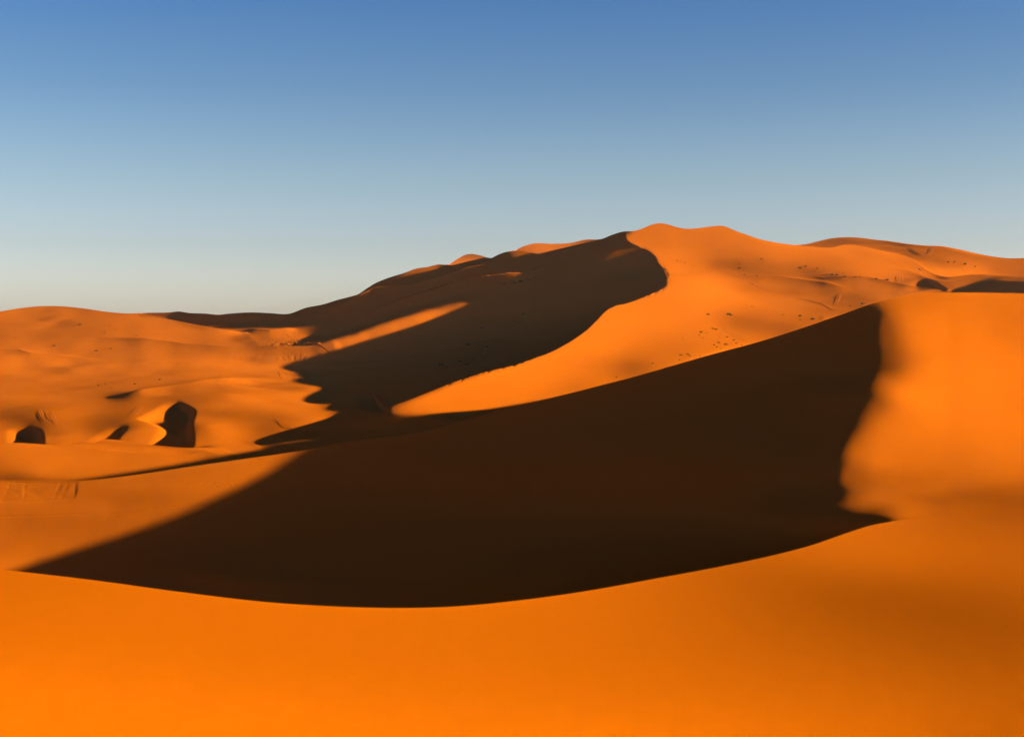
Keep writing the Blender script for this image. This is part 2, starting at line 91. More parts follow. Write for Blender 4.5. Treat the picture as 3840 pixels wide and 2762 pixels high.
 'G': (4.82e-07, [1959,2123,2287,2453,2622,2796,2976,3165,3365,3580,3811,4059,4326,4606,4895,5183,5463,5729,5983,6231,6480,6733,7000,7301,7653,8062,8528,9051,9627,10251,10920,11629,12370,13115,13832,14488,15051,15495,15834,16102,16333,16549,16762,16977,17198,17421,2074,2237,2399,2564,2730,2901,3077,3261,3456,3663,3886,4125,4381,4653,4936,5223,5505,5774,6028,6268,6501,6735,6986,7278,7627,8038,8511,9044,9635,10276,10963,11691,12446,13197,13904,14533,15060,15474,15799,16066,16302,16525,16746,16968,17193,17421,2190,2351,2512,2674,2839,3006,3179,3358,3547,3747,3961,4190,4437,4701,4978,5263,5546,5819,6073,6305,6522,6737,6972,7255,7601,8014,8493,9037,9642,10301,11007,11753,12522,13279,13977,14577,15067,15452,15764,16029,16271,16502,16730,16959,17189,17421,2305,2464,2624,2785,2947,3112,3281,3455,3638,3830,4036,4256,4493,4748,5019,5302,5587,5864,6119,6343,6543,6738,6958,7233,7576,7989,8475,9030,9649,10326,11051,11816,12600,13362,14050,14621,15073,15429,15728,15993,16240,16479,16714,16949,17185,17421,2421,2578,2736,2895,3055,3217,3382,3552,3729,3914,4111,4322,4549,4795,5060,5340,5627,5909,6165,6382,6563,6738,6944,7212,7550,7964,8457,9023,9656,10350,11097,11881,12678,13445,14123,14665,15081,15407,15693,15957,16210,16457,16700,16941,17181,17421,2536,2692,2849,3006,3163,3323,3484,3650,3820,3998,4187,4388,4605,4842,5100,5376,5666,5953,6213,6423,6583,6736,6932,7194,7525,7939,8439,9016,9662,10374,11144,11950,12759,13527,14195,14708,15088,15385,15658,15923,16182,16436,16686,16933,17178,17421,2651,2806,2961,3116,3272,3428,3586,3747,3912,4083,4263,4454,4662,4889,5139,5411,5702,5996,6262,6465,6603,6733,6924,7179,7501,7914,8421,9009,9667,10397,11195,12025,12842,13607,14264,14747,15083,15359,15624,15892,16157,16418,16674,16926,17175,17422,2767,2920,3073,3227,3380,3534,3688,3845,4004,4168,4340,4522,4719,4936,5177,5445,5736,6038,6311,6507,6623,6730,6922,7171,7479,7888,8403,9002,9670,10419,11250,12108,12928,13683,14325,14781,15061,15325,15591,15863,16134,16402,16664,16920,17172,17422,2882,3034,3186,3337,3488,3639,3791,3943,4097,4254,4417,4590,4777,4983,5216,5477,5767,6077,6359,6548,6641,6728,6928,7170,7459,7864,8384,8994,9672,10440,11310,12200,13020,13753,14370,14809,15028,15289,15562,15839,16116,16389,16656,16916,17171,17423,2998,3148,3298,3448,3597,3745,3894,4042,4191,4341,4497,4660,4836,5031,5254,5507,5794,6113,6402,6583,6659,6732,6946,7176,7443,7842,8365,8986,9673,10462,11377,12302,13118,13816,14389,14826,14995,15259,15538,15820,16102,16380,16650,16913,17170,17424,3113,3262,3410,3558,3705,3851,3997,4141,4285,4429,4577,4731,4896,5080,5292,5538,5819,6147,6439,6607,6676,6751,6974,7187,7434,7822,8344,8974,9671,10487,11451,12416,13226,13873,14373,14824,14978,15240,15521,15806,16093,16374,16647,16911,17170,17426,3228,3375,3522,3668,3813,3957,4100,4241,4380,4519,4659,4804,4959,5131,5331,5568,5844,6177,6469,6631,6694,6778,7004,7192,7419,7795,8314,8950,9667,10522,11536,12543,13360,13948,14363,14805,14981,15236,15513,15800,16090,16374,16647,16912,17171,17428,3343,3488,3634,3778,3922,4063,4203,4341,4476,4609,4743,4880,5024,5185,5372,5599,5870,6205,6492,6653,6714,6799,7013,7177,7389,7756,8274,8914,9663,10570,11627,12669,13499,14045,14423,14822,15013,15246,15513,15801,16093,16377,16650,16914,17173,17430,3457,3601,3745,3888,4030,4170,4307,4441,4573,4702,4829,4958,5092,5241,5415,5631,5906,6239,6517,6673,6732,6816,7009,7157,7355,7712,8234,8878,9668,10629,11715,12784,13629,14156,14540,14894,15069,15267,15524,15812,16104,16386,16656,16919,17177,17433,3571,3714,3856,3998,4138,4276,4411,4543,4671,4795,4917,5039,5164,5301,5462,5665,5942,6276,6547,6694,6750,6834,7015,7151,7325,7671,8200,8863,9701,10711,11809,12884,13731,14256,14642,14940,15109,15295,15546,15832,16122,16399,16666,16926,17182,17437,3685,3826,3967,4107,4245,4382,4515,4645,4770,4891,5008,5123,5240,5366,5514,5703,5975,6310,6578,6715,6764,6850,7025,7152,7302,7636,8179,8882,9776,10830,11926,12992,13835,14352,14734,14997,15158,15333,15579,15863,16146,16417,16678,16935,17189,17443,3798,3938,4077,4216,4353,4488,4619,4747,4870,4988,5100,5210,5320,5437,5573,5749,6010,6342,6608,6734,6781,6867,7040,7161,7297,7620,8181,8944,9898,10978,12060,13118,13961,14465,14838,15065,15218,15382,15625,15905,16178,16439,16694,16946,17198,17450,3911,4049,4187,4324,4460,4593,4723,4849,4971,5086,5196,5301,5405,5513,5639,5804,6050,6372,6638,6751,6795,6883,7056,7174,7312,7639,8221,9053,10065,11154,12224,13278,14111,14597,14951,15149,15296,15441,15684,15957,16216,16465,16712,16961,17210,17459,4024,4160,4297,4432,4566,4698,4828,4952,5072,5186,5294,5396,5494,5596,5712,5866,6095,6397,6666,6763,6806,6892,7066,7183,7330,7678,8288,9186,10256,11347,12409,13453,14266,14738,15055,15234,15375,15509,15759,16019,16258,16494,16734,16978,17224,17469,4135,4270,4405,4539,4672,4803,4931,5056,5175,5288,5394,5494,5589,5686,5794,5936,6138,6415,6691,6772,6817,6894,7072,7192,7330,7705,8360,9315,10428,11517,12584,13607,14386,14840,15127,15303,15447,15589,15850,16088,16304,16527,16760,16999,17241,17482,4246,4380,4513,4646,4778,4908,5035,5159,5278,5390,5496,5595,5689,5782,5884,6011,6183,6425,6712,6781,6826,6889,7072,7201,7317,7717,8441,9450,10581,11663,12760,13766,14525,14915,15176,15364,15513,15692,15958,16160,16352,16562,16789,17023,17260,17498,4356,4488,4620,4752,4882,5011,5138,5262,5381,5494,5601,5700,5794,5885,5981,6095,6241,6448,6725,6790,6836,6892,7077,7212,7304,7726,8542,9609,10724,11800,12965,13972,14688,15027,15227,15451,15651,15859,16077,16231,16400,16601,16822,17051,17283,17516,4465,4596,4726,4856,4986,5114,5241,5364,5484,5599,5707,5809,5903,5994,6086,6188,6313,6494,6741,6797,6848,6907,7096,7230,7296,7723,8649,9767,10829,11907,13173,14185,14824,15110,15276,15539,15744,16010,16195,16296,16449,16643,16859,17083,17310,17537,4574,4703,4832,4960,5089,5216,5342,5467,5588,5704,5815,5920,6017,6109,6198,6290,6396,6549,6762,6808,6854,6929,7112,7242,7282,7676,8716,9895,10891,11968,13339,14342,14899,15147,15283,15568,15778,16165,16289,16352,16499,16690,16900,17118,17339,17562,4681,4808,4936,5063,5190,5317,5443,5568,5691,5810,5925,6033,6134,6229,6317,6402,6491,6607,6767,6813,6863,6945,7130,7253,7271,7588,8696,9937,10909,11974,13430,14457,14938,15155,15252,15552,15776,16201,16314,16398,16552,16740,16945,17157,17373,17589,4788,4913,5039,5164,5290,5417,5543,5669,5794,5916,6035,6148,6255,6354,6444,6524,6597,6670,6719,6749,6917,6964,7157,7261,7278,7513,8606,9872,10860,11910,13422,14545,14977,15172,15254,15532,15788,16182,16306,16440,16607,16795,16994,17200,17409,17619,4893,5017,5140,5264,5389,5515,5641,5768,5895,6021,6145,6265,6378,6484,6577,6655,6714,6749,6731,6775,6936,6990,7147,7228,7268,7492,8512,9742,10755,11776,13286,14554,15021,15209,15319,15567,15862,16194,16283,16484,16668,16854,17048,17247,17449,17653,4997,5119,5241,5363,5486,5611,5738,5866,5996,6126,6255,6382,6503,6616,6715,6794,6844,6850,6802,6825,6918,7025,7128,7188,7257,7514,8451,9610,10645,11630,13074,14501,15062,15261,15405,15649,16032,16315,16397,16551,16734,16916,17104,17297,17493,17690,5100,5220,5339,5460,5582,5706,5833,5963,6095,6229,6364,6499,6629,6752,6859,6941,6987,6977,6919,6902,6926,7082,7127,7173,7262,7579,8445,9522,10571,11524,12862,14403,15104,15325,15491,15790,16185,16399,16512,16636,16805,16982,17164,17350,17540,17730,5202,5319,5437,5555,5676,5799,5926,6057,6192,6331,6472,6615,6756,6889,7006,7096,7144,7133,7077,7037,7031,7171,7170,7202,7316,7718,8541,9527,10561,11511,12785,14312,15154,15402,15621,15968,16310,16493,16620,16730,16883,17051,17226,17406,17589,17774,5302,5417,5532,5649,5768,5890,6017,6149,6287,6430,6578,6729,6881,7026,7157,7259,7315,7315,7272,7227,7215,7312,7282,7299,7455,7949,8789,9711,10663,11735,13092,14442,15244,15583,15827,16160,16425,16594,16722,16826,16965,17124,17292,17465,17642,17821,5401,5513,5626,5740,5858,5979,6105,6238,6379,6527,6681,6842,7004,7163,7309,7427,7501,7521,7501,7469,7465,7525,7493,7507,7711,8289,9167,10111,11094,12272,13710,14913,15534,15830,16008,16333,16549,16699,16820,16923,17049,17198,17359,17527,17698,17871,5498,5608,5718,5830,5945,6065,6191,6325,6468,6620,6781,6951,7125,7299,7462,7600,7699,7750,7762,7757,7770,7813,7809,7865,8144,8792,9714,10725,11789,13017,14485,15519,15859,16059,16158,16468,16668,16802,16915,17017,17135,17275,17429,17590,17756,17924,5594,5700,5807,5917,6030,6149,6274,6409,6554,6710,6877,7056,7242,7432,7615,7777,7906,7996,8051,8085,8125,8176,8221,8354,8740,9489,10498,11581,12648,13828,15205,16023,16053,16215,16290,16601,16780,16901,17006,17107,17220,17352,17500,17656,17817,17981,5688,5791,5895,6002,6113,6230,6354,6489,6636,6795,6969,7156,7355,7561,7766,7956,8121,8257,8363,8446,8524,8606,8718,8952,9464,10333,11448,12593,13570,14528,15386,16058,16122,16302,16435,16718,16879,16992,17093,17193,17303,17430,17572,17724,17881,18040,5780,5879,5980,6084,6193,6308,6431,6566,6714,6876,7055,7251,7462,7685,7913,8134,8340,8527,8692,8833,8963,9095,9285,9631,10271,11253,12432,13530,14208,14649,15074,15985,16290,16371,16613,16821,16966,17075,17174,17275,17383,17507,17645,17792,17946,18102,5869,5965,6063,6164,6270,6383,6505,6639,6787,6952,7136,7340,7563,7803,8055,8309,8557,8799,9029,9239,9431,9629,9903,10356,11106,12151,13265,14076,14273,14456,14827,15754,16482,16473,16743,16905,17039,17148,17249,17351,17460,17582,17717,17862,18013,18167,5956,6049,6143,6241,6344,6455,6575,6708,6856,7022,7210,7422,7657,7913,8189,8477,8770,9067,9366,9652,9919,10190,10545,11084,11895,12894,13715,14054,14154,14388,14682,15400,16384,16531,16803,16963,17097,17211,17316,17422,17534,17656,17790,17933,18082,18234,6040,6130,6220,6314,6415,6523,6642,6773,6919,7086,7277,7496,7742,8015,8314,8636,8972,9323,9692,10060,10410,10755,11175,11763,12550,13325,13683,13903,14143,14332,14581,15092,16097,16501,16809,16995,17139,17262,17375,17487,17603,17727,17861,18004,18152,18304,6122,6208,6294,6384,6482,6588,6705,6833,6977,7143,7337,7562,7819,8106,8427,8781,9159,9559,9993,10446,10884,11297,11753,12331,12973,13356,13511,13824,14084,14279,14506,14872,15790,16398,16772,17000,17165,17302,17426,17545,17667,17795,17931,18074,18223,18375,6199,6283,6366,6451,6546,6650,6765,6888,7029,7194,7389,7620,7886,8186,8525,8909,9324,9765,10254,10791,11317,11782,12232,12725,13103,13221,13434,13718,14004,14232,14441,14742,15545,16256,16702,16981,17175,17331,17468,17598,17726,17859,17998,18144,18295,18448,6273,6355,6434,6515,6605,6709,6821,6939,7075,7238,7433,7667,7943,8254,8607,9014,9462,9934,10459,11072,11679,12172,12561,12891,13033,13155,13354,13599,13909,14181,14387,14677,15370,16103,16610,16940,17170,17348,17501,17643,17781,17920,18064,18213,18367,18522,6342,6423,6500,6575,6660,6765,6873,6983,7114,7275,7469,7705,7989,8310,8670,9091,9566,10057,10592,11264,11936,12427,12696,12837,12964,13114,13269,13490,13803,14126,14349,14649,15251,15958,16505,16883,17149,17354,17526,17681,17830,17977,18127,18281,18438,18598,6406,6487,6563,6631,6709,6817,6920,7022,7146,7304,7497,7732,8022,8351,8713,9135,9629,10126,10639,11343,12048,12505,12656,12766,12922,13055,13215,13415,13724,14078,14325,14638,15172,15832,16396,16813,17117,17349,17542,17712,17873,18030,18187,18347,18509,18674,6465,6546,6622,6685,6753,6867,6962,7055,7172,7326,7517,7749,8040,8378,8737,9142,9641,10134,10594,11284,11975,12401,12595,12735,12873,13013,13178,13383,13698,14044,14308,14633,15119,15727,16291,16737,17074,17334,17549,17737,17911,18078,18244,18411,18580,18750,6518,6600,6677,6738,6792,6914,6996,7083,7192,7339,7529,7757,8041,8389,8743,9109,9590,10070,10459,11073,11739,12223,12536,12705,12846,12989,13152,13368,13695,14015,14296,14631,15084,15642,16194,16658,17023,17311,17548,17754,17943,18122,18297,18472,18649,18826,6565,6647,6727,6788,6831,6954,7022,7105,7206,7343,7533,7756,8024,8380,8731,9036,9466,9926,10285,10815,11469,12031,12452,12688,12838,12985,13137,13333,13671,13988,14286,14629,15058,15575,16107,16580,16967,17281,17541,17765,17969,18161,18347,18532,18716,18902,6607,6687,6769,6835,6877,6981,7037,7123,7217,7337,7529,7751,7988,8349,8703,8938,9303,9748,10129,10600,11225,11842,12363,12691,12859,13010,13150,13327,13649,13966,14277,14625,15038,15521,16031,16505,16909,17245,17527,17770,17990,18195,18393,18588,18782,18976,6642,6719,6800,6871,6917,6988,7044,7136,7225,7322,7515,7743,7933,8288,8655,8858,9167,9576,9976,10422,11028,11690,12299,12713,12911,13070,13174,13341,13635,13948,14269,14620,15021,15478,15966,16435,16851,17206,17507,17770,18006,18225,18436,18641,18845,19050,6672,6745,6816,6878,6936,6991,7045,7139,7233,7300,7488,7733,7868,8194,8579,8800,9062,9423,9826,10271,10875,11583,12266,12721,12940,13093,13193,13361,13630,13936,14262,14615,15006,15443,15910,16372,16794,17164,17484,17764,18017,18251,18474,18691,18907,19121,6696,6764,6826,6880,6939,6999,7046,7134,7245,7277,7448,7715,7808,8078,8473,8740,8978,9294,9683,10136,10748,11504,12268,12714,12935,13095,13211,13382,13632,13930,14256,14609,14993,15413,15863,16314,16739,17121,17457,17755,18023,18272,18509,18738,18965,19191,6715,6778,6835,6892,6945,7009,7052,7129,7250,7273,7406,7669,7763,7958,8336,8663,8911,9195,9554,10007,10616,11385,12209,12694,12923,13090,13226,13402,13639,13928,14252,14602,14980,15388,15822,16263,16688,17078,17428,17741,18026,18289,18540,18782,19021,19258,6727,6787,6843,6900,6950,7014,7063,7134,7253,7287,7385,7601,7725,7851,8168,8563,8857,9131,9455,9893,10474,11218,12075,12636,12898,13078,13235,13417,13649,13930,14249,14596,14968,15365,15786,16218,16640,17036,17397,17725,18025,18303,18567,18822,19073,19323,6735,6792,6848,6905,6954,7018,7069,7143,7268,7311,7415,7567,7700,7795,8018,8449,8816,9124,9429,9829,10353,11061,11916,12533,12849,13056,13235,13428,13658,13933,14247,14590,14956,15345,15755,16178,16596,16996,17367,17707,18021,18313,18591,18859,19123,19385,6738,6794,6849,6907,6956,7019,7073,7150,7284,7339,7462,7568,7684,7788,7911,8325,8781,9180,9503,9837,10280,10942,11761,12406,12780,13024,13227,13433,13665,13937,14246,14584,14945,15326,15728,16142,16556,16958,17336,17687,18014,18320,18611,18893,19169,19443,6737,6792,6848,6904,6954,7020,7073,7152,7294,7366,7499,7588,7682,7802,7856,8211,8733,9229,9581,9856,10242,10862,11625,12272,12695,12980,13210,13431,13669,13940,14245,14578,14934,15309,15703,16109,16520,16922,17306,17667,18005,18324,18629,18923,19212,19499,6732,6787,6843,6898,6951,7019,7070,7148,7293,7391,7534,7609,7688,7818,7857,8137,8670,9238,9651,9903,10246,10815,11511,12142,12602,12925,13183,13422,13669,13941,14243,14572,14923,15293,15680,16081,16487,16888,17277,17646,17995,18326,18643,18950,19251,19551,6723,6779,6835,6891,6946,7012,7064,7142,7285,7409,7561,7626,7717,7841,7879,8109,8627,9226,9705,9984,10288,10793,11420,12024,12505,12862,13149,13406,13664,13939,14240,14565,14913,15278,15660,16054,16456,16857,17249,17625,17984,18326,18655,18974,19288,19599,6711,6768,6825,6881,6939,7001,7055,7138,7282,7435,7596,7651,7755,7861,7903,8133,8644,9232,9730,10044,10338,10787,11351,11921,12409,12794,13107,13384,13654,13934,14235,14558,14902,15263,15640,16030,16429,16829,17222,17605,17972,18325,18665,18996,19321,19644,6696,6754,6812,6870,6929,6989,7044,7131,7279,7465,7636,7691,7800,7880,7931,8205,8718,9272,9751,10085,10384,10791,11299,11833,12319,12723,13059,13355,13638,13925,14228,14550,14891,15249,15622,16008,16404,16802,17198,17585,17959,18321,18672,19014,19351,19685,6678,6738,6798,6858,6918,6979,7040,7121,7270,7481,7655,7723,7838,7895,7977,8307,8810,9317,9764,10111,10421,10799,11261,11759,12236,12651,13007,13321,13617,13912,14218,14540,14879,15235,15605,15988,16380,16778,17174,17565,17947,18317,18678,19030,19378,19723,6657,6720,6782,6844,6906,6970,7040,7116,7264,7479,7655,7742,7858,7907,8039,8417,8889,9351,9772,10127,10448,10807,11232,11698,12160,12581,12952,13282,13591,13895,14205,14528,14867,15221,15588,15969,16359,16755,17153,17547,17934,18312,18682,19044,19402,19757,6634,6700,6765,6830,6894,6960,7035,7105,7258,7461,7635,7752,7874,7919,8092,8504,8944,9374,9775,10134,10465,10813,11210,11648,12094,12514,12895,13240,13561,13874,14190,14515,14853,15206,15572,15950,16339,16734,17133,17529,17921,18307,18684,19056,19423,19788,6609,6679,6748,6815,6882,6948,7018,7057,7241,7439,7611,7771,7895,7931,8124,8554,8977,9387,9776,10136,10473,10816,11192,11605,12034,12451,12839,13194,13528,13850,14171,14499,14839,15191,15556,15933,16320,16715,17114,17513,17909,18301,18686,19066,19442,19816,6582,6656,6729,6800,6870,6937,6996,7014,7253,7421,7589,7797,7916,7949,8151,8577,8994,9393,9773,10133,10475,10815,11176,11569,11982,12393,12783,13148,13491,13822,14149,14482,14823,15175,15540,15916,16302,16697,17096,17498,17898,18294,18686,19074,19458,19841,6554,6632,6710,6786,6859,6927,6982,7025,7280,7424,7584,7821,7936,7976,8178,8588,9001,9394,9769,10128,10471,10809,11161,11538,11935,12338,12729,13100,13451,13791,14125,14462,14805,15159,15524,15899,16285,16679,17080,17483,17886,18288,18686,19080,19472,19863,6523,6608,6691,6772,6849,6920,6982,7060,7297,7451,7629,7858,7957,8027,8226,8598,9002,9392,9763,10120,10464,10800,11145,11509,11894,12287,12677,13051,13410,13757,14098,14440,14786,15142,15507,15883,16269,16663,17064,17469,17876,18281,18685,19086,19484,19882,6492,6583,6672,6759,6842,6919,6994,7104,7320,7496,7698,7896,7992,8080,8273,8612,9004,9388,9756,10110,10453,10789,11128,11482,11855,12241,12626,13004,13368,13722,14069,14415,14766,15123,15490,15867,16253,16648,17050,17456,17865,18275,18683,19090,19494,19898,6459,6557,6653,6747,6836,6923,7015,7150,7353,7550,7767,7943,8049,8127,8307,8632,9009,9385,9749,10100,10441,10774,11109,11456,11820,12197,12579,12956,13325,13684,14038,14389,14744,15104,15473,15850,16238,16633,17036,17444,17856,18269,18681,19093,19503,19913,6426,6531,6635,6736,6834,6933,7044,7197,7395,7609,7831,8012,8131,8195,8358,8662,9019,9385,9743,10090,10427,10758,11090,11430,11786,12156,12533,12910,13282,13646,14005,14362,14720,15084,15455,15834,16222,16619,17023,17433,17846,18262,18679,19095,19510,19925,6391,6505,6617,6727,6835,6948,7077,7244,7445,7669,7896,8088,8213,8274,8424,8702,9037,9389,9738,10079,10413,10741,11069,11404,11753,12116,12489,12865,13238,13607,13971,14333,14696,15063,15436,15817,16207,16605,17010,17422,17838,18256,18676,19096,19516,19935,6356,6478,6600,6719,6839,6966,7113,7293,7499,7730,7963,8172,8299,8361,8501,8751,9062,9397,9735,10069,10398,10722,11047,11378,11721,12078,12447,12821,13195,13567,13935,14302,14670,15040,15417,15801,16192,16592,16998,17411,17829,18250,18673,19097,19521,19944,6321,6453,6583,6714,6846,6988,7151,7341,7556,7793,8032,8252,8383,8451,8583,8808,9094,9410,9735,10061,10383,10703,11024,11351,11690,12042,12406,12778,13153,13527,13899,14271,14642,15017,15397,15783,16177,16578,16987,17401,17821,18245,18670,19097,19524,19952,6286,6427,6568,6710,6856,7013,7190,7391,7614,7856,8100,8323,8461,8541,8668,8870,9132,9428,9739,10053,10368,10683,11000,11324,11658,12006,12366,12736,13110,13487,13863,14238,14614,14993,15377,15766,16162,16565,16975,17392,17813,18239,18667,19097,19527,19958,6250,6402,6554,6707,6867,7038,7229,7441,7672,7919,8166,8387,8534,8629,8753,8937,9175,9450,9745,10048,10354,10663,10976,11296,11627,11971,12327,12695,13069,13447,13825,14205,14586,14969,15356,15748,16147,16552,16964,17382,17806,18234,18664,19097,19530,19963,6214,6377,6540,6706,6880,7066,7269,7492,7731,7981,8229,8448,8603,8714,8838,9007,9223,9477,9754,10044,10341,10643,10952,11268,11595,11936,12289,12654,13028,13407,13788,14171,14556,14943,15334,15730,16131,16539,16953,17373,17799,18228,18661,19096,19531,19967,6179,6353,6528,6707,6893,7093,7310,7542,7789,8043,8291,8508,8672,8796,8921,9078,9275,9508,9767,10042,10328,10623,10927,11239,11564,11901,12251,12614,12987,13367,13751,14137,14526,14917,15312,15711,16116,16526,16942,17364,17791,18223,18658,19095,19533,19971,6144,6330,6516,6708,6908,7122,7350,7592,7846,8103,8351,8569,8740,8875,9002,9149,9328,9541,9781,10042,10317,10604,10902,11211,11532,11866,12214,12575,12947,13327,13713,14103,14496,14891,15290,15693,16100,16513,16931,17355,17784,18218,18654,19093,19533,19974,6110,6306,6505,6709,6923,7150,7390,7642,7902,8163,8410,8629,8808,8952,9081,9220,9383,9577,9798,10043,10306,10584,10876,11181,11499,11831,12177,12536,12907,13288,13676,14068,14465,14865,15267,15674,16085,16500,16921,17347,17777,18213,18651,19092,19534,19976,6076,6284,6494,6712,6939,7179,7430,7692,7958,8221,8470,8690,8875,9027,9159,9291,9439,9614,9816,10045,10296,10565,10851,11152,11467,11797,12140,12498,12868,13249,13638,14034,14434,14838,15245,15655,16069,16487,16910,17338,17771,18207,18648,19090,19534,19979,6043,6261,6484,6714,6955,7207,7470,7741,8013,8279,8529,8752,8943,9101,9235,9361,9496,9652,9836,10048,10286,10546,10826,11123,11435,11762,12103,12459,12829,13210,13601,13999,14403,14811,15222,15636,16053,16474,16899,17329,17764,18202,18644,19089,19535,19981,6009,6239,6474,6717,6970,7236,7510,7790,8068,8337,8588,8813,9010,9174,9310,9430,9552,9691,9856,10051,10277,10528,10801,11094,11403,11727,12066,12421,12789,13171,13564,13965,14372,14784,15199,15616,16037,16461,16888,17320,17757,18197,18641,19087,19535,19983,5977,6217,6463,6719,6986,7264,7550,7839,8123,8395,8647,8875,9076,9247,9385,9500,9608,9729,9876,10055,10267,10509,10776,11064,11370,11692,12030,12382,12750,13132,13526,13930,14341,14757,15176,15597,16021,16448,16878,17312,17750,18192,18638,19086,19535,19984]),
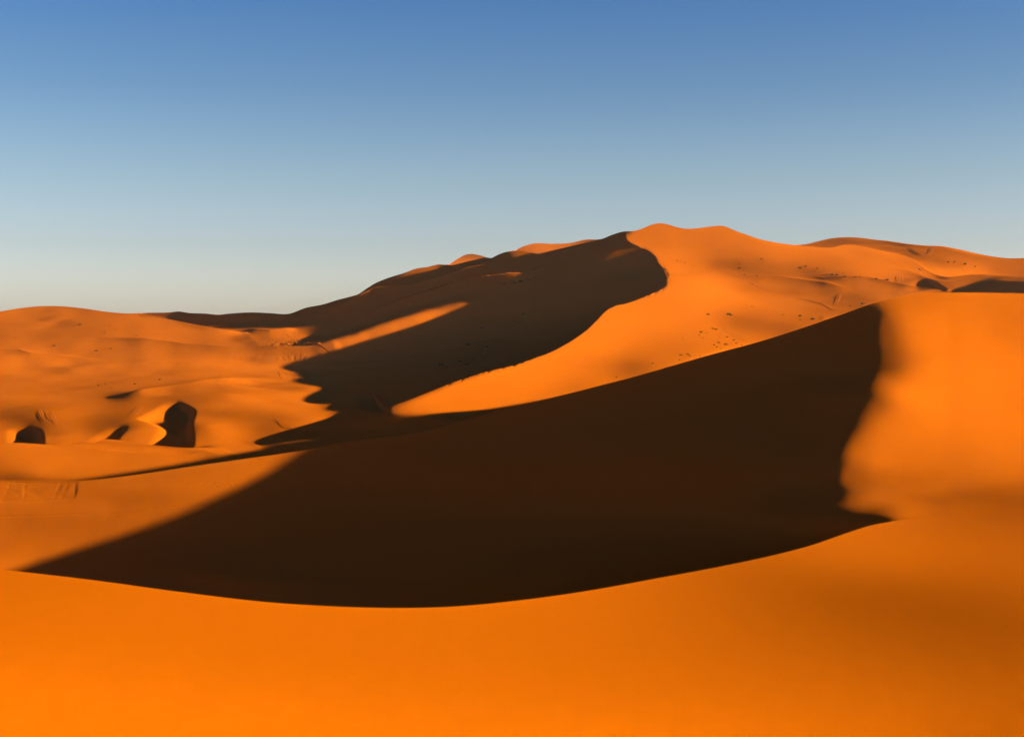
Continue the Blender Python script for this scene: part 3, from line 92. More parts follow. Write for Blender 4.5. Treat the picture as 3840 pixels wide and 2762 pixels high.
 'B': (6.84e-07, [3519,3555,3591,3625,3655,3683,3707,3728,3748,3768,3789,3817,3856,3918,4020,4157,4255,4301,4325,4329,4314,4291,4273,4263,4269,4306,4391,4541,4764,5061,5423,5831,6264,6706,3556,3594,3631,3667,3700,3730,3757,3781,3803,3825,3850,3880,3921,3981,4074,4212,4302,4360,4394,4401,4387,4369,4359,4369,4410,4496,4640,4849,5125,5463,5849,6267,6702,7140,3592,3632,3671,3709,3744,3777,3807,3834,3859,3883,3910,3942,3985,4045,4130,4266,4348,4419,4463,4473,4460,4446,4446,4474,4549,4686,4889,5159,5487,5865,6276,6704,7139,7575,3629,3670,3711,3751,3789,3825,3857,3886,3914,3941,3970,4005,4050,4111,4191,4319,4391,4480,4533,4544,4533,4523,4532,4579,4688,4876,5140,5470,5851,6268,6703,7141,7575,8008,3665,3708,3751,3793,3833,3872,3907,3939,3969,3999,4030,4067,4114,4177,4266,4389,4438,4544,4603,4614,4607,4601,4616,4681,4826,5066,5392,5784,6219,6675,7132,7577,8011,8440,3702,3746,3791,3835,3878,3919,3957,3992,4024,4056,4090,4129,4178,4244,4341,4457,4488,4611,4672,4682,4680,4679,4699,4780,4962,5257,5648,6103,6591,7084,7561,8011,8444,8869,3738,3784,3831,3876,3922,3965,4007,4044,4079,4113,4149,4190,4240,4309,4404,4513,4534,4671,4737,4746,4755,4756,4778,4877,5098,5451,5908,6428,6969,7498,7991,8443,8873,9295,3774,3822,3870,3918,3965,4012,4056,4096,4133,4169,4207,4249,4302,4370,4457,4553,4565,4717,4800,4806,4831,4834,4854,4972,5236,5648,6174,6761,7355,7917,8419,8871,9298,9718,3811,3861,3910,3959,4009,4058,4105,4148,4188,4225,4263,4308,4361,4428,4504,4583,4603,4752,4848,4862,4908,4911,4926,5068,5379,5851,6447,7104,7751,8339,8845,9292,9716,10136,3847,3899,3950,4001,4052,4103,4153,4200,4241,4279,4319,4364,4419,4482,4548,4615,4657,4765,4872,4915,4985,4985,4994,5166,5530,6062,6727,7457,8157,8764,9264,9705,10128,10550,3884,3937,3990,4042,4094,4148,4201,4251,4294,4332,4372,4419,4474,4532,4590,4649,4705,4786,4883,4961,5057,5053,5059,5273,5695,6285,7015,7821,8574,9188,9674,10108,10532,10960,3921,3975,4029,4083,4137,4191,4247,4301,4346,4384,4423,4471,4526,4580,4631,4686,4744,4810,4897,5004,5115,5110,5126,5395,5881,6523,7310,8194,9002,9606,10070,10498,10929,11365,3958,4013,4069,4124,4179,4234,4292,4350,4398,4433,4472,4521,4576,4625,4672,4722,4781,4836,4917,5033,5141,5148,5204,5542,6095,6781,7611,8570,9438,10010,10448,10876,11317,11766,3995,4052,4109,4165,4220,4276,4335,4396,4448,4480,4519,4568,4622,4667,4711,4757,4813,4864,4949,5054,5129,5173,5311,5726,6344,7065,7920,8943,9874,10390,10805,11241,11699,12164,4032,4090,4148,4206,4262,4318,4376,4440,4497,4524,4563,4613,4665,4706,4749,4791,4844,4898,4989,5078,5147,5233,5461,5956,6633,7383,8240,9298,10294,10735,11140,11595,12073,12557,4070,4129,4188,4246,4304,4358,4415,4479,4543,4566,4606,4655,4703,4743,4785,4824,4877,4940,5026,5106,5192,5326,5639,6213,6955,7739,8582,9621,10664,11039,11457,11940,12441,12947,4108,4167,4227,4287,4345,4399,4453,4514,4583,4607,4647,4694,4736,4779,4820,4860,4920,4983,5060,5149,5259,5448,5841,6483,7285,8109,8929,9874,10916,11302,11761,12277,12804,13333,4147,4206,4266,4327,4387,4440,4489,4544,4611,4638,4683,4724,4767,4814,4853,4900,4958,5018,5101,5206,5348,5597,6059,6760,7621,8482,9262,10065,11039,11548,12060,12608,13161,13715,4187,4245,4305,4367,4428,4482,4525,4570,4624,4659,4716,4754,4801,4850,4890,4942,4992,5057,5151,5279,5458,5766,6288,7040,7956,8852,9595,10293,11171,11788,12355,12934,13514,14094,4227,4285,4344,4406,4469,4524,4563,4595,4635,4692,4755,4788,4842,4888,4930,4979,5027,5100,5211,5366,5587,5950,6522,7317,8277,9202,9915,10555,11343,12026,12645,13255,13862,14468,4269,4325,4383,4444,4508,4568,4602,4631,4677,4740,4796,4831,4884,4929,4967,5016,5069,5155,5283,5465,5730,6143,6759,7585,8568,9504,10210,10828,11550,12266,12929,13571,14206,14839,4311,4366,4422,4482,4547,4611,4646,4681,4736,4788,4834,4876,4923,4968,5005,5055,5119,5219,5366,5577,5884,6342,6994,7841,8826,9758,10477,11100,11783,12511,13209,13883,14546,15205,4354,4407,4461,4519,4583,4653,4693,4737,4784,4827,4868,4913,4959,5006,5051,5103,5177,5292,5459,5700,6046,6545,7225,8083,9056,9980,10722,11364,12034,12764,13488,14190,14881,15567,4399,4449,4501,4557,4618,4690,4743,4777,4819,4859,4901,4949,4995,5050,5102,5159,5244,5374,5562,5832,6215,6747,7450,8312,9268,10181,10949,11620,12292,13023,13766,14495,15213,15925,4444,4493,4542,4595,4652,4713,4765,4804,4850,4892,4937,4987,5036,5098,5157,5222,5318,5463,5674,5972,6388,6949,7668,8528,9465,10369,11162,11865,12553,13288,14045,14798,15541,16279,4491,4538,4584,4634,4687,4738,4784,4836,4887,4930,4978,5030,5084,5151,5216,5290,5399,5560,5792,6118,6563,7148,7879,8734,9653,10550,11364,12100,12812,13556,14326,15100,15866,16629,4539,4584,4628,4675,4726,4776,4825,4879,4931,4980,5022,5078,5140,5210,5280,5364,5485,5664,5918,6269,6739,7344,8083,8930,9834,10726,11559,12328,13067,13825,14608,15400,16189,16975,4587,4631,4674,4718,4770,4823,4878,4928,4979,5031,5071,5133,5205,5275,5349,5443,5578,5773,6048,6423,6916,7537,8280,9120,10011,10900,11750,12548,13318,14094,14892,15701,16511,17318,4637,4680,4722,4766,4821,4877,4931,4977,5026,5072,5126,5201,5277,5346,5423,5526,5674,5887,6183,6579,7092,7726,8472,9305,10185,11073,11938,12764,13563,14361,15175,16001,16830,17659,4687,4730,4772,4818,4878,4930,4970,5014,5062,5096,5197,5281,5355,5421,5500,5613,5775,6005,6320,6737,7267,7911,8659,9485,10358,11246,12124,12975,13804,14627,15459,16302,17149,17996,4738,4781,4825,4875,4926,4961,4999,5046,5085,5115,5286,5366,5436,5498,5581,5702,5878,6125,6460,6896,7441,8094,8842,9663,10531,11420,12310,13184,14041,14889,15742,16602,17467,18332,4790,4833,4879,4927,4960,4986,5043,5086,5128,5188,5386,5446,5517,5578,5665,5795,5984,6248,6602,7055,7614,8275,9023,9840,10703,11594,12495,13391,14275,15150,16024,16903,17784,18666,4842,4886,4931,4974,4998,5026,5088,5122,5205,5324,5473,5515,5594,5658,5750,5889,6092,6373,6744,7215,7786,8453,9202,10015,10876,11769,12681,13598,14507,15408,16305,17203,18101,18999,4895,4938,4981,5018,5038,5068,5125,5169,5287,5445,5545,5581,5666,5737,5836,5985,6201,6498,6887,7374,7957,8630,9379,10190,11049,11945,12868,13803,14738,15666,16586,17503,18418,19331,4948,4991,5031,5062,5080,5109,5161,5225,5372,5549,5620,5654,5736,5816,5923,6082,6311,6624,7030,7532,8128,8807,9556,10364,11222,12121,13054,14008,14968,15922,16866,17802,18734,19663,5001,5044,5081,5105,5121,5150,5198,5283,5458,5646,5697,5729,5805,5895,6010,6179,6421,6750,7173,7691,8298,8983,9733,10539,11395,12298,13241,14214,15198,16178,17146,18102,19050,19993]),
 'H': (9.5e-08, [16888,17131,17370,17590,17777,17964,18255,18708,19079,19338,19561,19779,19999,16989,17228,17466,17697,17906,18089,18307,18744,19062,19305,19528,19746,19962,17091,17324,17561,17803,18034,18219,18367,18773,19040,19272,19496,19712,19924,17194,17421,17654,17903,18156,18357,18464,18774,19005,19242,19467,19680,19887,17298,17520,17747,17995,18268,18480,18599,18766,18977,19220,19442,19649,19848,17403,17620,17840,18078,18362,18569,18688,18809,18988,19211,19422,19619,19810,17510,17723,17935,18155,18423,18642,18786,18901,19028,19215,19407,19592,19771,17617,17828,18035,18232,18446,18642,18834,18985,19080,19230,19398,19567,19732,17725,17936,18141,18328,18501,18686,18896,19050,19135,19252,19395,19544,19693,17834,18046,18253,18450,18646,18795,18966,19106,19187,19279,19395,19524,19655,17943,18157,18369,18577,18780,18911,19044,19161,19236,19308,19399,19505,19618,18051,18269,18488,18705,18904,19026,19127,19217,19282,19338,19405,19488,19581,18160,18382,18608,18833,19025,19140,19211,19274,19327,19367,19411,19472,19546]),
 'K': (2.42e-07, [4856,6064,7285,8538,9865,11313,12873,14434,15866,17115,18202,19159,20039,5520,6703,7894,9112,10388,11765,13195,14573,15840,16965,17951,18821,19630,6185,7341,8503,9686,10916,12224,13515,14700,15804,16812,17698,18480,19219,6851,7978,9111,10262,11459,12701,13828,14801,15744,16653,17437,18134,18809,7521,8614,9714,10839,12013,13192,14119,14861,15649,16483,17164,17783,18403,8193,9247,10310,11401,12537,13663,14360,14873,15508,16295,16872,17428,18010,8867,9876,10894,11934,13006,14050,14508,14847,15323,16063,16553,17076,17635,9544,10498,11459,12434,13404,14260,14576,14836,15113,15728,16211,16740,17287,10220,11111,12004,12892,13734,14391,14652,14898,14962,15285,15878,16434,16969,10896,11712,12524,13311,14013,14509,14715,14902,15004,15098,15633,16177,16685,11566,12299,13019,13694,14262,14643,14817,14938,15055,15137,15507,15980,16436,12230,12871,13491,14052,14496,14784,14942,15060,15149,15247,15480,15847,16227,12884,13427,13943,14392,14728,14932,15088,15184,15263,15386,15521,15772,16057,13527,13969,14380,14723,14965,15111,15249,15319,15395,15533,15600,15743,15925,14158,14499,14807,15049,15211,15319,15411,15462,15536,15692,15700,15746,15825,14776,15019,15227,15375,15463,15521,15579,15619,15690,15854,15809,15769,15752,15385,15533,15643,15702,15719,15725,15751,15786,15859,15987,15915,15802,15697,15988,16044,16059,16030,15977,15933,15925,15956,16031,16107,16016,15837,15650]),
 'D1': (8.96e-09, [0,0,0,0,0,0,0,0,0,0,0,0,0,0,0,0,0,0,0,0,0,0,0,0,0,0,0,0,0,0,0,0,0,0,0,0,0,0,0,0,0,0,0,0,0,0,0,0,0,0,0,0,0,0,0,0,0,0,0,0,0,0,0,0,0,0,0,0,0,0,0,0,0,0,0,0,0,0,0,0,0,-114,-439,-510,-332,-20,311,622,881,1076,1121,379,427,156,-1767,-124,49,-306,-198,86,57,0,0,0,0,0,0,-394,-1155,-1367,-964,-185,679,1520,2231,2714,2695,1187,836,66,-4132,-588,172,-692,-499,254,132,0,0,0,0,0,0,-889,-2143,-2598,-1993,-661,902,2483,3848,4720,4464,2445,1077,1750,-5030,-1504,-427,-1709,-558,503,191,0,0,0,0,0,0,-1595,-3401,-4240,-3542,-1644,748,3247,5443,6862,6498,4133,1578,3435,-44,3072,2925,1864,1219,798,206,0,0,0,0,0,0,-2427,-4877,-6280,-5704,-3320,-8,3514,6612,8666,8348,5558,2824,3775,5464,8551,5693,4451,2960,1004,172,0,0,0,0,0,0,-3280,-6463,-8604,-8443,-5739,-1471,3058,6952,9542,9309,6236,4137,4175,7441,10337,7858,5642,3334,964,96,0,0,0,0,0,0,-4072,-8006,-10957,-11419,-8576,-3466,1870,6270,9098,9115,6343,4763,5011,8251,9437,6841,4596,2484,661,-12,0,0,0,0,0,0,-4750,-9333,-12997,-14061,-11225,-5621,164,4748,7523,7915,5857,4425,5081,8662,9168,6430,4118,2134,210,-136,0,0,0,0,0,0,-5273,-10302,-14448,-16013,-13364,-7666,-1765,2871,5683,6409,4866,3387,4349,8271,8437,5614,3429,1462,-229,-254,0,0,0,0,0,0,-5624,-10818,-15147,-17163,-14972,-9529,-3706,1024,4039,4946,3559,1948,3056,7241,7408,4729,2657,754,-531,-351,0,0,0,0,0,0,-5819,-10899,-15146,-17630,-16226,-11330,-5611,-609,2737,3721,2282,502,1581,5665,5935,3716,1717,28,-769,-430,0,0,0,0,0,0,-5898,-10734,-14926,-17872,-17429,-13289,-7515,-1912,1891,2870,1243,-629,442,4343,4583,2655,739,-664,-995,-508,0,0,0,0,0,0,-5838,-10402,-14724,-18121,-18666,-15398,-9291,-2723,1612,2438,519,-1169,80,3673,3419,1489,-214,-1406,-1245,-611,0,0,0,0,0,0,-5511,-9752,-14315,-18148,-19555,-17013,-10417,-2795,1967,2370,73,-1201,401,3340,2431,518,-1372,-2008,-1549,-769,0,0,0,0,0,0,-4722,-8566,-13395,-17652,-19663,-17480,-10447,-1991,2918,2523,-166,-865,1193,3303,1160,-1277,-1882,-2346,-1944,-1015,0,0,0,0,0,0,-3341,-6720,-11826,-16568,-19021,-16936,-9578,-528,4245,2743,-97,53,2377,2414,-220,-808,-1329,-2605,-2489,-1373,0,0,0,0,0,0,-1469,-4302,-9705,-15130,-17992,-15905,-8393,1043,5533,2880,546,1566,3135,1568,639,-984,-1362,-3029,-3246,-1861,0,0,0,0,0,0,405,-1909,-7569,-13831,-17081,-14973,-7579,1986,6208,2518,1643,3295,3769,1675,-808,-2528,-2384,-3772,-4274,-2481,0,0,0,0,0,0,1645,-489,-6403,-13262,-16717,-14560,-7639,1673,5797,1063,2183,4476,3758,555,-1985,-3240,-3844,-4844,-5615,-3218,0,0,0,0,0,0,1942,-328,-6548,-13703,-17103,-14788,-8655,-8,4276,-1644,1583,4481,2812,-711,-3237,-4570,-5222,-6111,-7263,-4023,0,0,0,0,0,0,1469,-1191,-7844,-15062,-18114,-15422,-10231,-2483,2081,-5310,-668,3499,1404,-1987,-4498,-5818,-6639,-7558,-9136,-4819,0,0,0,0,0,0,656,-2590,-9826,-16882,-19299,-16003,-11860,-5370,-138,-7686,-4444,1682,42,-3187,-5798,-7315,-8030,-8749,-10999,-5499,0,0,0,0,0,0,-28,-3857,-11465,-18185,-19992,-16068,-13114,-7496,772,-4733,-7519,-1218,-1200,-4323,-6825,-8516,-9292,-11238,-12674,-5954,0,0,0,0,0,0,-281,-4584,-12140,-18320,-19713,-15296,-13228,-7689,2365,-1586,-7099,-4128,-2532,-5430,-8232,-10564,-11380,-12203,-11880,-6105,0,0,0,0,0,0,-74,-4780,-11985,-17443,-18370,-13098,-10902,-6603,3133,134,-3315,-3662,-3299,-6265,-8497,-9372,-9388,-9112,-7624,-5995,0,0,0,0,0,0,324,-4637,-11290,-15910,-16023,-9210,-6393,-5271,3719,1631,39,-1464,-2688,-4999,-6334,-5629,-4235,-4365,-2119,-5812,0,0,0,0,0,0,422,-4378,-10203,-13804,-12861,-5653,-1657,-2678,5216,3952,2556,433,-1538,-3305,-3476,-1185,1929,1536,687,-5814,0,0,0,0,0,0,-175,-4133,-8795,-11236,-9226,-2950,1360,381,5660,4358,2793,1049,-906,-1646,-1452,269,2720,1840,-2203,-5879,0,0,0,0,0,0,-1112,-3811,-7114,-8400,-5801,-947,2098,1581,4121,2963,2528,1153,-452,-478,-825,-134,1649,-245,-4048,-4941,0,0,0,0,0,0,-1530,-3205,-5233,-5580,-2971,515,2056,1654,2703,2094,2106,988,-59,323,-100,43,1209,-900,165,-2462,0,0,0,0,0,0,-1235,-2256,-3284,-3115,-1136,1003,1558,1203,1545,1221,1162,380,-73,536,152,-8,709,-818,2164,-169,0,0,0,0,0,0,-590,-1074,-1420,-1202,-263,623,748,558,636,523,465,72,-115,510,287,2,422,-633,677,731,0,0,0,0,0,0,0,0,0,0,0,0,0,0,0,0,0,0,0,0,0,0,0,0,0,0,0,0,0,0,0,0,0,0,0,0,0,0,0,0,0,0,0,0,0,0,0,0,0,0,0,0,0,0,0,0,0,0,0,0,0,0,0,0,0,0,0,0,0,0,0,0,0,0,0,0,0,0,0,0,0]),
 'D2': (3.25e-09, [0,0,0,0,0,0,0,0,0,0,0,0,0,0,0,0,0,0,0,0,0,0,0,0,0,0,0,0,0,0,0,0,0,0,0,0,0,0,0,0,0,0,0,0,0,0,0,0,949,892,561,170,809,531,176,160,1235,0,0,0,0,0,0,1075,1271,945,1089,2653,1626,282,801,2122,0,0,0,0,0,0,670,1121,1114,3163,4762,1512,783,1444,2915,0,0,0,0,0,0,-1581,-1494,159,5796,7020,4134,3181,2542,2133,0,0,0,0,0,0,-3881,-2805,-5617,7693,7692,4446,3762,3231,500,0,0,0,0,0,0,-1978,3610,6876,12224,6445,4137,2868,1651,-1285,0,0,0,0,0,0,1836,11935,16631,10074,5451,3626,2031,998,-3034,0,0,0,0,0,0,5622,17840,15819,8007,4937,2479,161,395,-4308,0,0,0,0,0,0,8210,19990,13190,6531,3673,151,-399,1439,-2679,0,0,0,0,0,0,9206,18859,10397,5322,1059,-1508,2097,3270,-1999,0,0,0,0,0,0,8790,15957,8476,2201,-215,227,5204,5130,916,0,0,0,0,0,0,7405,12167,4832,-304,6477,4384,7033,6247,3154,0,0,0,0,0,0,5524,7757,-254,1696,10940,5691,7153,6263,3905,0,0,0,0,0,0,3585,3895,-2111,2078,9644,4997,6288,5590,3740,0,0,0,0,0,0,1930,1120,-2633,1668,10457,5406,5232,4590,3130,0,0,0,0,0,0,751,-475,-2664,832,10603,4728,3471,3399,2322,0,0,0,0,0,0,86,-1060,-2262,596,9348,4093,2074,2237,1528,0,0,0,0,0,0,-150,-931,-1498,570,6652,3091,758,1113,826,0,0,0,0,0,0,-115,-446,-624,320,3164,1573,-103,321,292,0,0,0,0,0,0,0,0,0,0,0,0,0,0,0,0,0,0,0,0,0,0,0,0,0,0,0,0,0,0,0,0,0,0,0,0,0,0,0,0,0,0,0,0,0,0,0,0]),
 'D3': (8.14e-10, [0,0,0,0,0,0,0,0,0,0,0,0,0,0,0,0,0,0,0,0,0,0,0,0,0,0,0,0,0,0,0,0,0,0,0,0,0,0,0,0,0,0,0,0,0,0,0,0,0,0,0,0,0,0,0,0,0,0,0,0,0,0,0,0,0,0,0,0,0,0,0,0,0,0,0,2989,1664,6367,607,-1545,-2192,1889,2448,377,-397,626,1490,1176,-317,-1491,-1435,-116,1230,0,0,0,0,0,0,10704,12938,4623,-2470,-1944,-4573,4764,6301,896,-1165,1622,4003,3140,-700,-4126,-3792,-472,3303,0,0,0,0,0,0,10621,7770,1032,-1718,-2645,-5590,7633,10515,1346,-2273,2725,7074,5496,-885,-7569,-6551,-1183,5794,0,0,0,0,0,0,5541,3443,1218,-1910,-2779,-6621,9122,13957,1609,-3630,3645,10218,7819,-599,-11466,-9169,-2324,8111,0,0,0,0,0,0,2426,1243,515,-1485,-2158,-7800,7902,15304,1728,-5018,4049,12885,9635,422,-15366,-11090,-3859,9372,0,0,0,0,0,0,296,-141,409,-965,-1521,-7884,6266,13207,2014,-6009,3541,14411,10444,2345,-18587,-11809,-5534,9048,0,0,0,0,0,0,-601,-715,247,-394,-915,-7043,4324,10092,2488,-5492,1586,13933,9789,5085,-19996,-11004,-6653,7767,0,0,0,0,0,0,-366,-771,132,-148,-481,-5956,2840,7375,1767,-3742,-1033,10933,7416,8059,-17709,-8760,-5751,6203,0,0,0,0,0,0,-8,-719,16,421,-176,-3733,1201,4661,774,-1593,-2429,6774,3917,8394,-11586,-6350,-3680,4146,0,0,0,0,0,0,-115,-582,-431,1106,-178,-1621,134,2332,87,-370,-2137,2801,951,3713,-5722,-4519,-2521,1168,0,0,0,0,0,0,0,0,0,0,0,0,0,0,0,0,0,0,0,0,0,0,0,0,0,0,0,0,0,0,0,0,0,0,0,0,0,0,0,0,0,0,0,0,0,0,0,0,0,0,0,0,0,0,0,0,0,0,0,0,0,0,0,0,0,0,0,0,0,0,0,0,0,0,0]),
 'D4': (6.51e-15, [0,0,0,0,0,1,511,1419,245,0,0,0,0,0,9,7193,19991,3445,0,0,0,0,0,7,5317,14778,2547,0,0,0,276,1779,10203,125,347,60,0,0,0,773,3920,13081,0,0,0,0,0,0,1350,5468,12330,0,0,0,0,0,0,1851,6137,10105,0,0,0,0,0,0,2166,6015,7596,0,0,0,0,0,0,2252,5345,5361,0,0,0,0,0,0,2127,4390,3593,0,0,0,0,0,0,1849,3365,2294,0,0,0,0,0,0,1487,2413,1390,0,0,0,0,0,0,1106,1614,788,0,0,0,0,0,0,757,995,407,0,0,0,0,0,0,470,552,179,0,0,0,0,0,0,256,264,58,0,0,0,0,0,0,113,98,5,0,0,0,0,0,0,33,22,-6,0,0,0,0,0,0,0,0,0,0,0,0,0,0,0,0,0,0,0,0,0,0,0,0,0,0,0,0,0,0]),
 'D5': (1.88e-08, [0,0,0,0,0,0,0,0,0,0,0,0,0,0,0,0,0,0,0,0,0,0,0,0,0,0,0,0,0,0,0,0,0,0,0,0,0,0,0,0,0,0,0,0,0,0,0,0,0,0,0,0,0,0,0,0,0,0,0,0,0,0,0,0,0,0,0,0,0,0,0,0,0,0,0,0,0,0,0,0,0,0,0,0,0,0,0,0,0,0,0,0,0,0,0,0,0,0,0,-260,307,333,313,97,409,-152,-870,-241,-101,475,736,-72,-883,-684,311,1028,642,315,49,12,-12,-72,177,-300,-250,0,0,0,0,0,0,-229,556,736,763,488,792,3,-1767,-524,-203,1054,1718,-129,-2245,-2115,197,2101,1454,667,111,-42,-183,-82,112,-1085,-708,0,0,0,0,0,0,-48,781,1281,1285,1019,1224,180,-2608,-845,-279,1553,2817,-16,-3678,-4101,-629,2883,2445,1045,137,-73,-538,-120,-637,-1135,726,0,0,0,0,0,0,268,986,1855,1806,1600,1625,359,-3359,-1280,-389,1791,3939,303,-4898,-6448,-2325,3110,3542,1387,38,-274,-1014,-667,-1472,460,1452,0,0,0,0,0,0,418,1292,2344,2276,2133,1995,326,-3938,-2027,-705,1520,4923,711,-5837,-9097,-5025,2461,4407,1598,-283,-625,-1673,-1622,-1658,1784,1400,0,0,0,0,0,0,188,1852,2603,2628,2557,2181,317,-4267,-3334,-1414,490,5583,1028,-6553,-11982,-8725,704,4713,1709,-880,-1102,-2555,-2894,-1226,2512,1268,0,0,0,0,0,0,-163,2289,2545,2868,2728,2338,408,-5160,-5026,-2719,-1468,5727,1109,-7225,-14954,-13138,-2192,4216,1675,-1655,-1653,-3843,-3723,-629,2665,1060,0,0,0,0,0,0,-36,1978,2274,2805,2715,2178,254,-5048,-5289,-4655,-4273,5123,823,-8301,-17691,-17517,-5998,2659,1432,-2303,-2856,-5096,-3960,-204,2367,825,0,0,0,0,0,0,96,1037,1715,2421,2317,1827,24,-3538,-3847,-4995,-6082,3536,-355,-10483,-18861,-20018,-9991,-51,870,-3630,-4030,-4450,-3300,-63,1758,618,0,0,0,0,0,0,120,291,700,1499,1667,1445,99,-2102,-2255,-3058,-5318,840,-3406,-12312,-16550,-18318,-11973,-3442,-1339,-4677,-3514,-3106,-2249,-85,1027,423,0,0,0,0,0,0,98,-33,-182,107,736,1018,458,-651,-897,-1294,-3613,-2776,-6830,-11233,-12296,-13682,-9984,-5183,-2843,-3871,-2456,-1771,-1131,-79,420,266,0,0,0,0,0,0,59,-121,-398,-588,-688,-30,681,540,129,-301,-1995,-3699,-6273,-7541,-7384,-8146,-6265,-4079,-2252,-2305,-1357,-813,-230,175,114,141,0,0,0,0,0,0,22,-75,-235,-414,-668,-615,-33,607,536,100,-769,-1992,-3021,-3164,-2898,-3154,-2508,-1833,-1018,-883,-482,-248,80,182,15,49,0,0,0,0,0,0,0,0,0,0,0,0,0,0,0,0,0,0,0,0,0,0,0,0,0,0,0,0,0,0,0,0,0,0,0,0,0,0,0,0,0,0,0,0,0,0,0,0,0,0,0,0,0,0,0,0,0,0,0,0,0,0,0,0,0,0,0,0,0,0,0,0,0,0,0,0,0,0,0,0,0,0,0,0,0,0,0,0,0,0,0,0,0,0,0,0,0,0,0]),
 'DM': (1.76e-08, [0,0,0,0,0,0,0,0,0,0,0,0,0,0,0,0,0,0,0,0,0,0,0,0,0,0,0,0,0,0,0,0,0,0,0,0,0,0,0,0,0,0,0,0,0,0,0,0,0,0,0,0,0,0,0,0,0,0,0,0,0,0,0,0,0,0,0,0,0,0,0,0,0,0,0,0,0,0,-371,-267,206,-277,-278,-96,-508,923,951,410,497,716,591,1315,900,629,585,289,420,0,0,0,0,0,0,-774,-416,318,-467,-527,-131,-964,2611,2483,1139,1431,1979,1586,3205,2163,1445,1815,1053,1388,0,0,0,0,0,0,-974,-196,353,-406,-656,-39,-1121,4780,4227,2102,2743,3625,2828,4949,3382,2201,3753,2430,3020,0,0,0,0,0,0,-939,359,460,-3,-612,256,-720,7090,5808,3221,4373,5476,4370,6340,4278,2969,6302,4109,5163,0,0,0,0,0,0,-711,1064,761,753,-312,822,519,9050,6865,4443,6261,7315,6052,7190,4108,2836,8927,5482,6995,0,0,0,0,0,0,-189,1923,1516,1888,336,1654,2540,10427,7473,5734,8076,7581,5505,6690,3771,1945,9748,4859,7689,0,0,0,0,0,0,873,2795,2159,3024,1240,2512,4982,11674,7967,6385,8426,6657,4668,5651,3428,1571,9408,2396,9578,0,0,0,0,0,0,2850,3773,3245,4049,2137,3523,7288,12827,7611,6232,7396,5538,3824,4164,2781,1094,8268,-488,14903,0,0,0,0,0,0,3697,3705,3742,4246,2437,4349,6644,12051,7402,5362,5906,4292,2907,2945,2115,592,7000,-2948,20025,0,0,0,0,0,0,3384,3638,4052,4369,2461,5079,5489,10073,6769,4128,4435,3152,2033,2093,1475,129,5892,-4571,17563,0,0,0,0,0,0,2561,2941,3560,3912,2456,4928,3898,7326,5379,2907,3107,2170,1265,1427,911,-212,4889,-5107,9109,0,0,0,0,0,0,1680,1989,2588,2819,1968,3835,2320,4608,3801,1843,1979,1374,663,888,481,-357,3825,-4521,724,0,0,0,0,0,0,936,1144,1553,1687,1318,2482,1150,2442,2368,997,1066,760,264,467,203,-288,2570,-3107,-3496,0,0,0,0,0,0,397,526,695,745,654,1175,464,962,1108,422,410,313,63,165,54,-107,1176,-1385,-2961,0,0,0,0,0,0,0,0,0,0,0,0,0,0,0,0,0,0,0,0,0,0,0,0,0,0,0,0,0,0,0,0,0,0,0,0,0,0,0,0,0,0,0,0,0,0,0,0,0,0,0,0,0,0,0,0,0,0,0,0,0,0,0,0,0,0,0,0,0,0,0,0,0,0,0,0,0,0]),
